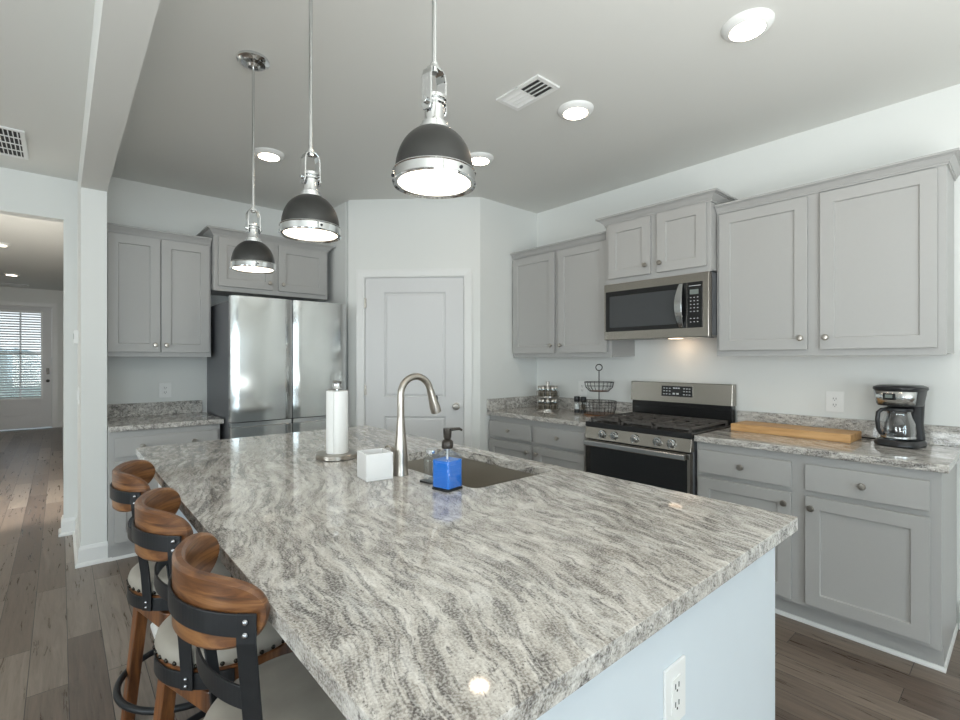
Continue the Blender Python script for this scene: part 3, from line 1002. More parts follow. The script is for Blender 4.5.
# paper towel
pt = thing('paper_towel_holder', 'round steel paper towel holder standing on the island', 'paper towel holder', (0.942, 2.062, 0.9145))
MB().lathe([(0.088, 0), (0.092, 0.003), (0.092, 0.019), (0.089, 0.022), (0, 0.022)], 48).build('base', M['nickel'], pt, smooth=True)
MB().lathe([(0.0065, 0.022), (0.0065, 0.308), (0.022, 0.310), (0.023, 0.313), (0.020, 0.318), (0.020, 0.340), (0.022, 0.344), (0.018, 0.347), (0, 0.348)], 24, cap=False).build('pole', M['chrome_r'], pt, smooth=True)
mb = MB(); mb.lathe([(0.019, 0.0), (0.047, 0.0), (0.0475, 0.002), (0.0475, 0.276), (0.047, 0.278), (0.019, 0.278), (0.019, 0.0)], 40, cap=False)
a0 = R(205)
mb.box(0.0465, 0.0485, -0.001, 0.02, 0.001, 0.277)
tag(mb.build('paper_towel_roll', M['paper'], smooth=True, loc=(0.942, 2.062, 0.9372), rot=(0, 0, a0)), 'white paper towel roll standing upright on its steel holder', 'paper towel')

# white cube pot (open)
mb = MB()
s_ = 0.051; w_ = 0.006
mb.box(-s_, s_, -s_, s_, 0, 0.008)
mb.box(-s_, s_, -s_, -s_ + w_, 0.008, 0.098); mb.box(-s_, s_, s_ - w_, s_, 0.008, 0.098)
mb.box(-s_, -s_ + w_, -s_ + w_, s_ - w_, 0.008, 0.098); mb.box(s_ - w_, s_, -s_ + w_, s_ - w_, 0.008, 0.098)
tag(mb.build('cube_pot', M['ceramic'], loc=(0.888, 1.618, 0.9145), rot=(0, 0, R(-8)), bevel=0.0015), 'empty white square pot standing left of the faucet', 'pot')

# blue soap bottle
def bottle_profile(mb, hw, zb, zs, zn, rn):
    def sq(h, z, r=0.008): return [(x, y, z) for x, y in rrect(-h, h, -h, h, r, 4)]
    def ci(r, z):
        pts = rrect(-1, 1, -1, 1, 0.999, 4)
        return [(x * r, y * r, z) for x, y in pts]
    mb.strip([sq(hw - 0.002, zb), sq(hw, zb + 0.003), sq(hw, zs), sq(hw * 0.93, zs + 0.008), ci(hw * 0.72, zs + 0.016), ci(rn, zn - 0.008), ci(rn, zn)])
sx, sy_ = 1.000, 1.318
sp = thing('soap_bottle', 'square clear bottle of bright blue hand soap beside the sink', 'soap dispenser', (sx, sy_, 0.9145), R(12))
MB().prism(rrect(-0.040, 0.040, -0.040, 0.040, 0.010, 4), 0, 0.006).build('base', M['blackplastic'], sp)
mb = MB(); bottle_profile(mb, 0.0385, 0.0065, 0.108, 0.142, 0.014); mb.build('bottle', M['jar'], sp, smooth=True)
mb = MB(); mb.prism(rrect(-0.0365, 0.0365, -0.0365, 0.0365, 0.007, 4), 0.009, 0.100); mb.build('soap', M['blue'], sp)
MB().cyl((0, 0, 0.099), (0, 0, 0.142), 0.003, n=8).build('dip_tube', M['white'], sp, smooth=True)
mb = MB(); mb.lathe([(0.019, 0.138), (0.020, 0.140), (0.020, 0.160), (0.017, 0.164), (0.011, 0.168), (0.0135, 0.176), (0.0145, 0.196), (0.0145, 0.206), (0, 0.208)], 24)
mb.tube([(0.006, -0.003, 0.201), (0.038, -0.022, 0.202), (0.046, -0.027, 0.196)], [0.006, 0.005, 0.004], 10)
mb.build('pump', M['bronze'], sp, smooth=True)
cg = thing('glass_bottle', 'small clear ribbed glass bottle behind the blue soap', 'bottle', (1.015, 1.430, 0.9145), R(12))
MB().prism(rrect(-0.034, 0.034, -0.034, 0.034, 0.01, 4), 0, 0.006).build('base', M['blackplastic'], cg)
mb = MB(); mb.lathe([(0.027, 0.0065)] + [(0.029 + (0.0015 if i % 2 else 0), 0.01 + i * 0.006) for i in range(12)] + [(0.028, 0.088), (0.020, 0.096), (0.019, 0.108), (0.021, 0.110)], 28); mb.build('bottle', M['jar'], cg, smooth=True)
MB().lathe([(0.0225, 0.104), (0.0225, 0.116), (0.02, 0.118), (0, 0.118)], 24).build('lid', M['chrome_r'], cg, smooth=True)

# outlets / switches
def outlet(label, loc, rz, w=0.080, h=0.122, kind='outlet'):
    t = thing('wall_outlet' if kind == 'outlet' else 'light_switch', label, kind, loc, rz, 'white wall plates')
    MB().box(-w / 2, w / 2, -0.006, 0, -h / 2, h / 2).build('cover_plate', M['white'], t, bevel=0.002)
    if kind == 'outlet':
        mb = MB(); mb.box(-0.018, 0.018, -0.0085, -0.005, -0.035, 0.035); mb.build('receptacle', M['white'], t, bevel=0.001)
        mb = MB()
        for zc in (0.018, -0.018):
            mb.box(-0.008, -0.0055, -0.0092, -0.008, zc - 0.004, zc + 0.006); mb.box(0.0055, 0.008, -0.0092, -0.008, zc - 0.004, zc + 0.006); mb.box(-0.002, 0.002, -0.0092, -0.008, zc - 0.011, zc - 0.007)
        for q in ((-0.019, 0.019),):
            pass
        mb.build('slots', M['slot'], t)
    else:
        MB().box(-0.017, 0.017, -0.012, -0.005, -0.033, 0.033).build('rocker', M['white'], t, bevel=0.001)
    return t
outlet('white power outlet on the right wall between board and coffee maker', (A, 0.766, 1.109), RR, 0.088)
outlet('white power outlet on the right wall behind the salt and pepper mills', (A, 2.580, 1.109), RR, 0.088)
outlet('white power outlet above the small left counter', (0.642, B, 1.111), 0, 0.084)
outlet('white power outlet on the near end panel of the island', (0.934, 0.478, 0.682), 0, 0.084)
outlet('white light switch low on the white wall end near the hall opening', (SX0, 4.50, 1.10), -PI / 2, 0.08, kind='switch')
tt = thing('thermostat', 'small white thermostat high on the white wall end near the hall', 'thermostat', (SX0, 4.70, 1.525), -PI / 2)
MB().box(-0.06, 0.06, -0.026, 0, -0.05, 0.05).build('housing', M['white'], tt, bevel=0.004)
MB().box(-0.03, 0.03, -0.0275, -0.024, -0.015, 0.025).build('screen', M['lcd'], tt)

# ================================================================== refrigerator
FX0, FX1, FYF = 0.933, 1.827, 3.805
fr = thing('refrigerator', 'tall stainless steel four door refrigerator beside the angled wall', 'refrigerator', (FX0, FYF, 0))
W = FX1 - FX0
MB().box(0.004, W - 0.004, 0.085, B - FYF - 0.03, 0.03, 1.795).build('body', M['fridge_side'], fr, bevel=0.004)
MB().box(0.02, W - 0.02, 0.05, 0.6, 0.0, 0.035).build('kick_grille', M['black'], fr)
def fdoor(x0, x1, z0, z1, up):
    # slightly bowed front
    mb = MB(); n = 14
    secs = []
    for i in range(n + 1):
        u = i / n; x = x0 + (x1 - x0) * u
        bow = -0.010 * (1 - (2 * u - 1) ** 2)
        e = 0.012 * (max(0, abs(2 * u - 1) - 0.93) / 0.07) ** 2
        secs.append([(x, 0.012 + bow + e, z0), (x, 0.078, z0), (x, 0.078, z1), (x, 0.012 + bow + e, z1)])
    mb.strip(secs)
    return mb.build('door', M['fridge'], fr, smooth=True)
mid = W / 2
for a, b in ((0, mid - 0.003), (mid + 0.003, W)):
    fdoor(a, b, 0.900, 1.825, True)
    dr = fdoor(a, b, 0.06, 0.858, False)
    MB().box(a + 0.004, b - 0.004, 0.030, 0.078, 0.858, 0.893).build('handle_recess', M['chrome_r'], dr, bevel=0.003)
MB().box(0.03, 0.10, 0.03, 0.12, 1.796, 1.826).build('hinge_cover', M['fridge_side'], fr, bevel=0.004)
MB().box(W - 0.10, W - 0.03, 0.03, 0.12, 1.796, 1.826).build('hinge_cover', M['fridge_side'], fr, bevel=0.004)

# ================================================================== range
GY0, GY1 = 1.309, 2.061
rg = thing('gas_range', 'stainless gas range with black grates between the two right counters', 'stove', (2.775, GY1, 0), RR)
W = GY1 - GY0
MB().box(0, W, 0.03, A - 2.775 - 0.015, 0.04, 0.895).build('body', M['fridge_side'], rg, bevel=0.002)
mb = MB(); mb.box(0, W, -0.002, 0.595, 0.892, 0.926); mb.build('cooktop', M['enamel'], rg, bevel=0.005)
mb = MB(); mb.hexa([(0, -0.01, 0.812), (W, -0.01, 0.812), (W, 0.04, 0.812), (0, 0.04, 0.812)], [(0, 0.004, 0.891), (W, 0.004, 0.891), (W, 0.04, 0.891), (0, 0.04, 0.891)])
mb.build('control_panel', M['steel'], rg, bevel=0.002)
for ky in (1.918, 1.826, 1.673, 1.518, 1.428):
    mb = MB(); mb.M = Matrix.Translation((GY1 - ky, -0.003, 0.853)) @ Matrix.Rotation(R(100), 4, 'X')
    mb.lathe([(0.027, 0), (0.027, 0.006), (0.021, 0.008), (0.020, 0.024), (0.018, 0.027), (0, 0.028)], 24)
    kb = mb.build('knob', M['chrome_r'], rg, smooth=True)
    mb = MB(); mb.M = Matrix.Translation((GY1 - ky, -0.003, 0.853)) @ Matrix.Rotation(R(100), 4, 'X'); mb.box(-0.005, 0.005, -0.020, 0.020, 0.024, 0.038); mb.build('grip', M['chrome'], kb, bevel=0.002)
mb = MB(); mb.box(0.004, W - 0.004, -0.012, 0.03, 0.245, 0.805)
od = mb.build('oven_door', M['steel'], rg, bevel=0.003)
mb = MB(); mb.box(0.012, W - 0.020, -0.0145, -0.005, 0.30, 0.770); mb.build('oven_window', M['blackglass'], od, bevel=0.001)
mb = MB(); hz = 0.785
mb.strip([[(x, -0.052 + y, hz + z) for y, z in ((0, -0.012), (0.005, -0.018), (0.018, -0.018), (0.022, -0.010), (0.022, 0.010), (0.018, 0.018), (0.005, 0.018), (0, 0.012))] for x in (0.02, W - 0.02)])
mb.box(0.03, 0.055, -0.035, -0.010, hz - 0.012, hz + 0.012); mb.box(W - 0.055, W - 0.03, -0.035, -0.010, hz - 0.012, hz + 0.012)
mb.build('handle', M['chrome_r'], od, bevel=0.002)
mb = MB(); mb.box(0.004, W - 0.004, -0.010, 0.03, 0.055, 0.238); mb.build('storage_drawer', M['steel'], rg, bevel=0.003)
# grates: three
for gi in range(3):
    x0 = 0.015 + gi * (W - 0.03) / 3 + 0.004; x1 = 0.015 + (gi + 1) * (W - 0.03) / 3 - 0.004
    mb = MB(); y0, y1 = 0.035, 0.565; z0, z1 = 0.938, 0.952
    for y in (y0, y1 - 0.012): mb.box(x0, x1, y, y + 0.012, z0, z1)
    for x in (x0, x1 - 0.012): mb.box(x, x + 0.012, y0, y1, z0, z1)
    xm = (x0 + x1) / 2
    mb.box(xm - 0.005, xm + 0.005, y0, y1, z0, z1)
    for y in (0.150, 0.295, 0.440): mb.box(x0, x1, y, y + 0.009, z0 + 0.001, z1)
    for y in (0.10, 0.20, 0.39, 0.49): mb.box(xm - 0.06, xm + 0.06, y, y + 0.008, z0 + 0.001, z1)
    for x in (x0, x1 - 0.014):
        for y in (y0, y1 - 0.014): mb.box(x, x + 0.014, y, y + 0.014, 0.925, z0 + 0.002)
    mb.build('grate', M['castiron'], rg, bevel=0.0015)
for (bx, by, br_) in ((0.14, 0.16, 0.04), (0.14, 0.44, 0.035), (W / 2, 0.30, 0.045), (W - 0.14, 0.16, 0.045), (W - 0.14, 0.44, 0.032)):
    MB().lathe([(br_, 0.925), (br_, 0.931), (br_ * 0.8, 0.935), (br_ * 0.8, 0.939), (0, 0.940)], 24, c=(bx, by, 0)).build('burner', M['castiron'], rg, smooth=True)
# backguard
D = A - 2.775
mb = MB(); mb.hexa([(0, D - 0.085, 1.045), (W, D - 0.085, 1.045), (W, D - 0.012, 1.045), (0, D - 0.012, 1.045)], [(0, D - 0.075, 1.190), (W, D - 0.075, 1.190), (W, D - 0.012, 1.190), (0, D - 0.012, 1.190)])
bg = mb.build('backguard', M['steel'], rg, bevel=0.003)
mb = MB(); mb.box(0.006, W - 0.006, D - 0.070, D - 0.012, 0.90, 1.047); mb.box(0.010, W - 0.010, D - 0.078, D - 0.06, 1.010, 1.030)
mb.build('vent_riser', M['black'], rg, bevel=0.002)
mb = MB(); mb.hexa([(0.255, D - 0.0852, 1.090), (0.485, D - 0.0852, 1.090), (0.485, D - 0.07, 1.090), (0.255, D - 0.07, 1.090)], [(0.255, D - 0.0802, 1.165), (0.485, D - 0.0802, 1.165), (0.485, D - 0.07, 1.165), (0.255, D - 0.07, 1.165)])
cpn = mb.build('control_display', M['blackglass'], bg)
mb = MB()
def on_guard(x, z): return D - 0.0855 + (z - 1.09) * 0.0667
for i, x in enumerate((0.275, 0.295, 0.318, 0.425, 0.445, 0.465)):
    for z in (1.148, 1.128, 1.106):
        y = on_guard(x, z); mb.box(x - 0.006, x + 0.006, y - 0.0005, y + 0.003, z - 0.0025, z + 0.0025)
for x in (0.350, 0.368, 0.386):
    y = on_guard(x, 1.150); mb.box(x - 0.007, x + 0.007, y - 0.0005, y + 0.003, 1.1465, 1.1545)
for x in (0.350, 0.378):
    y = on_guard(x, 1.110); mb.box(x - 0.009, x + 0.009, y - 0.0005, y + 0.003, 1.104, 1.116)
mb.build('printed_keys', M['icon'], cpn)

# ================================================================== microwave
mw = thing('microwave', 'stainless microwave mounted over the gas range', 'microwave', (3.007, 2.067, 1.498), RR)
W = 0.757; H = 0.404
MB().box(0, W, 0.045, A - 3.007 - 0.003, 0.012, H).build('body', M['fridge_side'], mw, bevel=0.002)
mb = MB(); mb.box(0, W, 0, 0.05, 0.0, H - 0.001)
fp = mb.build('front_frame', M['steel'], mw, bevel=0.004)
mb = MB(); mb.box(0.016, 0.618, -0.004, 0.01, 0.060, 0.348); dw = mb.build('door_glass', M['black'], mw, bevel=0.002)
mb = MB(); mb.box(0.050, 0.552, -0.0055, 0.0, 0.088, 0.312); mb.build('door_window', M['mwglass'], dw, bevel=0.001)
mb = MB(); mb.box(0.621, 0.719, -0.004, 0.01, 0.060, 0.348); kp = mb.build('keypad', M['black'], mw, bevel=0.002)
MB().box(0.640, 0.695, -0.0055, -0.001, 0.270, 0.300).build('display', M['lcd'], kp)
mb = MB()
for r_ in range(8):
    for c_ in range(3):
        if r_ in (5,): continue
        x = 0.646 + c_ * 0.022; z = 0.250 - r_ * 0.022
        mb.box(x - 0.004, x + 0.004, -0.0052, -0.001, z - 0.002, z + 0.002)
mb.box(0.634, 0.708, -0.0052, -0.001, 0.322, 0.325)
mb.build('printed_keys', M['icon'], kp)
mb = MB(); n = 20; secs = []
for i in range(n + 1):
    u = i / n; z = 0.062 + 0.284 * u
    k_ = math.sin(PI * u)
    out = -0.006 - 0.046 * k_ ** 0.8
    wd = 0.012 + 0.012 * k_
    secs.append([(0.583 - wd, out, z), (0.583 + wd, out, z), (0.583 + wd, out + 0.012, z), (0.583 - wd, out + 0.012, z)])
mb.strip(secs); mb.build('handle', M['chrome_r'], mw, bevel=0.002, smooth=True)
area('cooktop_lamp_light', (3.30, 1.665, 1.495), (0, R(-25), 0), 0.08, 0.05, 0.22, (1.0, 0.70, 0.45))
mb = MB(); mb.box(0.36, 0.44, 0.26, 0.31, 0.006, 0.013); mb.build('cooktop_lamp', M['mwlamp'], mw)
MB().box(0.50, 0.66, 0.06, 0.30, 0.004, 0.0125).build('grease_filter', M['chrome_r'], mw)

# ================================================================== things on the right counters
Z = 0.9143
mb = MB().box(-0.11, 0.11, -0.305, 0.305, 0, 0.044)
tag(mb.build('cutting_board', M['boardwood'], loc=(3.262, 0.935, Z), bevel=0.003, rot=(0, 0, R(-1.5))), 'thick wooden cutting board lying on the right counter', 'cutting board')

# coffee maker (front faces -X : local -y)
cm = thing('coffee_maker', 'black and steel drip coffee maker on the right counter', 'coffee maker', (3.262, 0.450, Z), RR - R(14))
cm.scale = (0.91, 0.91, 0.97)
def ov(rx, ry, z, cy=0.0, n=40, p=3.0):
    out = []
    for i in range(n):
        a = 2 * PI * i / n
        ca, sa = math.cos(a), math.sin(a)
        out.append((rx * abs(ca) ** (2 / p) * (1 if ca >= 0 else -1), cy + ry * abs(sa) ** (2 / p) * (1 if sa >= 0 else -1), z))
    return out
mb = MB(); mb.strip([ov(0.098, 0.108, 0), ov(0.104, 0.114, 0.008), ov(0.103, 0.113, 0.022), ov(0.094, 0.104, 0.034)]); mb.build('base', M['blackplastic'], cm, smooth=True)
mb = MB(); mb.strip([ov(0.084, 0.030, 0.034, 0.072), ov(0.078, 0.032, 0.12, 0.066), ov(0.084, 0.036, 0.225, 0.062)]); 
mb.build('column', M['blackplastic'], cm, smooth=True)
mb = MB(); mb.strip([ov(0.090, 0.094, 0.212), ov(0.094, 0.100, 0.224), ov(0.106, 0.108, 0.296)]); hd = mb.build('brew_head', M['blackplastic'], cm, smooth=True)
mb = MB(); mb.strip([ov(0.108, 0.111, 0.294), ov(0.112, 0.114, 0.300), ov(0.110, 0.112, 0.312), ov(0.090, 0.094, 0.320)]); mb.build('lid', M['blackplastic'], cm, smooth=True)
# steel fascia wraps the front
def front_arc(rx, ry, z, y, a0, a1, n=20, p=3.0):
    out = []
    for i in range(n + 1):
        a = R(a0 + (a1 - a0) * i / n); ca, sa = math.cos(a), math.sin(a)
        out.append((rx * abs(ca) ** (2 / p) * (1 if ca >= 0 else -1), ry * abs(sa) ** (2 / p) * (1 if sa >= 0 else -1), z))
    return out
def shell(mb, rings, t=0.002):
    r0 = [[mb.v(p) for p in r] for r in rings]
    for a, b in zip(r0, r0[1:]):
        for k in range(len(a) - 1): mb.face([a[k], a[k + 1], b[k + 1], b[k]])
mb = MB(); shell(mb, [front_arc(0.0955, 0.101, 0.222, 0, 212, 334), front_arc(0.1075, 0.1095, 0.290, 0, 212, 334)])
fs = mb.build('steel_fascia', M['chrome_r'], cm, smooth=True)
md = fs.modifiers.new('thick', 'SOLIDIFY'); md.thickness = 0.002; md.offset = 1
mb = MB(); mb.box(-0.036, 0.022, -0.113, -0.100, 0.245, 0.280); cp = mb.build('control_panel', M['black'], cm, bevel=0.003)
mb = MB(); mb.box(-0.024, 0.010, -0.1145, -0.110, 0.255, 0.273); mb.build('display', M['lcd'], cp)
mb = MB()
for x in (-0.058, 0.044):
    MB().cyl((x, -0.092, 0.262), (x, -0.114 if abs(x) < .05 else -0.110, 0.262), 0.010, n=16).build('button', M['chrome'], cm, smooth=True)
cf = thing('coffee_carafe', 'glass coffee carafe with black handle inside the coffee maker', 'carafe', (3.262, 0.450, Z + 0.0340), RR - R(14))
cf.scale = (0.91, 0.91, 0.97)
c0 = (0, -0.022, 0)
mb = MB(); mb.lathe([(0.0, 0.001), (0.066, 0.001), (0.076, 0.012), (0.078, 0.04), (0.074, 0.085), (0.060, 0.125), (0.056, 0.140), (0.060, 0.150)], 36, c=c0, cap=False)
mb.build('glass', M['carafe'], cf, smooth=True)
MB().lathe([(0.074, 0.006), (0.079, 0.010), (0.079, 0.018), (0.074, 0.022)], 36, c=c0, cap=False).build('steel_band', M['chrome_r'], cf, smooth=True)
MB().lathe([(0.061, 0.148), (0.064, 0.152), (0.062, 0.164), (0.04, 0.172), (0, 0.173)], 32, c=c0, cap=False).build('lid', M['blackplastic'], cf, smooth=True)
hx = R(232)
mb = MB(); hp = []
for (rad, z) in ((0.062, 0.156), (0.082, 0.156), (0.100, 0.140), (0.104, 0.10), (0.100, 0.055), (0.088, 0.030), (0.078, 0.026)):
    hp.append((rad * math.cos(hx), -0.022 + rad * math.sin(hx), z))
mb.tube(hp, [0.009, 0.010, 0.011, 0.011, 0.010, 0.009, 0.008], 12); mb.build('handle', M['blackplastic'], cf, smooth=True)
# cord
mb = MB(); mb.tube([(3.36, 0.40, Z + 0.012), (3.385, 0.38, Z + 0.006), (3.40, 0.44, Z + 0.005), (3.405, 0.56, Z + 0.005), (3.402, 0.64, Z + 0.005)], 0.0035, 8)
mb.build('power_cord', M['blackplastic'], smooth=True)
pc = bpy.data.objects['power_cord']
pc.parent = cm
pc.matrix_parent_inverse = (Matrix.Translation(cm.location) @ Matrix.Rotation(RR - R(14), 4, 'Z') @ Matrix.Diagonal((0.91, 0.91, 0.97, 1))).inverted()

# spice rack (two tiers) with jars
sr = thing('spice_rack', 'two tier round chrome spice carousel in the counter corner', 'spice rack', (3.245, 2.815, Z))
for nm, z in (('tray', 0.0), ('tray', 0.112)):
    mb = MB(); mb.lathe([(0.0, z), (0.096, z), (0.100, z + 0.003), (0.100, z + 0.012), (0.097, z + 0.012), (0.095, z + 0.005), (0, z + 0.005)], 40, cap=False)
    mb.torus((0, 0, z + 0.050), 0.099, 0.0022, 40, 6)
    for i in range(10):
        a = 2 * PI * (i + 0.5) / 10
        mb.cyl((0.098 * math.cos(a), 0.098 * math.sin(a), z + 0.008), (0.098 * math.cos(a), 0.098 * math.sin(a), z + 0.050), 0.002, n=6)
    mb.build(nm, M['nickel'], sr, smooth=True)
MB().lathe([(0.012, 0.0), (0.012, 0.235), (0.018, 0.240), (0.018, 0.248), (0, 0.252)], 16).build('spindle', M['nickel'], sr, smooth=True)
jar0 = None
for tier, z in ((0, 0.0055), (1, 0.1175)):
    for i in range(10):
        a = 2 * PI * i / 10 + 0.1
        loc = (3.245 + 0.070 * math.cos(a), 2.815 + 0.070 * math.sin(a), Z + z)
        lab = 'steel capped spice jar in the %s tier of the spice carousel' % ('lower', 'upper')[tier]
        grp = 'spice jars in the %s tier' % ('lower', 'upper')[tier]
        if jar0 is None:
            jar0 = thing('spice_jar', lab, 'spice jar', loc, a, grp)
            MB().lathe([(0.018, 0), (0.0195, 0.002), (0.0195, 0.070), (0.016, 0.074)], 14).build('glass', M['jar'], jar0, smooth=True)
            MB().lathe([(0.0165, 0.003), (0.0165, 0.055)], 12).build('spice', M['spice'], jar0, smooth=True)
            MB().lathe([(0.0205, 0.072), (0.0205, 0.092), (0.019, 0.094), (0, 0.094)], 14)  .build('lid', M['nickel'], jar0, smooth=True)
        else:
            j = dup(jar0, loc, a, lab); j['group'] = grp

# salt and pepper mills
def mill(label, loc):
    t = thing('pepper_mill', label, 'salt and pepper mill', loc)
    MB().lathe([(0.022, 0), (0.024, 0.002), (0.024, 0.022), (0.021, 0.026)], 20).build('base', M['blackplastic'], t, smooth=True)
    MB().lathe([(0.020, 0.026), (0.022, 0.05), (0.022, 0.075), (0.019, 0.088)], 20).build('glass', M['jar'], t, smooth=True)
    MB().lathe([(0.0175, 0.027), (0.019, 0.05), (0.0185, 0.070)], 16).build('filling', M['paper'] if 'salt' in label else M['spice'], t, smooth=True)
    MB().lathe([(0.021, 0.088), (0.025, 0.094), (0.025, 0.128), (0.021, 0.134), (0, 0.136)], 20).build('grinder_cap', M['blackplastic'], t, smooth=True)
mill('glass salt mill with black cap, left one of the mill pair', (3.285, 2.527, Z))
mill('glass pepper mill with black cap, nearer the wire basket', (3.285, 2.462, Z))

# two tier wire basket
tb = thing('tiered_wire_basket', 'two tier black wire fruit basket on the corner counter', 'basket', (3.262, 2.290, Z))
mb = MB(); mb.cyl((0, 0, 0.01), (0, 0, 0.355), 0.004, n=8); mb.build('post', M['wire'], tb, smooth=True)
MB().torus((0, 0, 0.380), 0.025, 0.0035, 28, 8, axis='Y').build('carrying_ring', M['wire'], tb, smooth=True, rot=(0, 0, R(-49)))
def wire_bowl(mb, rt, rb, z0, z1, n):
    mb.torus((0, 0, z1), rt, 0.0028, 40, 6); mb.torus((0, 0, z0), rb, 0.0022, 32, 6); mb.torus((0, 0, (z0 + z1) / 2 + 0.005), (rt * 0.62 + rb * 0.38), 0.0016, 36, 6)
    for i in range(n):
        a = 2 * PI * i / n; c, s = math.cos(a), math.sin(a)
        mb.tube([(rt * c, rt * s, z1), ((rt * 0.8 + rb * .2) * c, (rt * 0.8 + rb * .2) * s, z0 + (z1 - z0) * .45), (rb * c, rb * s, z0)], 0.0016, 5)
mb = MB(); wire_bowl(mb, 0.115, 0.075, 0.190, 0.262, 20)
for i in range(6):
    a = 2 * PI * i / 6; mb.cyl((0, 0, 0.190), (0.075 * math.cos(a), 0.075 * math.sin(a), 0.190), 0.0015, n=5)
ub = mb.build('upper_bowl', M['wire'], tb, smooth=True)
MB().lathe([(0, 0.189), (0.070, 0.189), (0.070, 0.196), (0, 0.196)], 28).build('wood_base', M['stoolwood'], ub)
mb = MB(); wire_bowl(mb, 0.134, 0.118, 0.012, 0.110, 26)
lb = mb.build('lower_bowl', M['wire'], tb, smooth=True)
MB().lathe([(0, 0.001), (0.120, 0.001), (0.122, 0.012), (0, 0.012)], 36).build('wood_base', M['stoolwood'], lb)

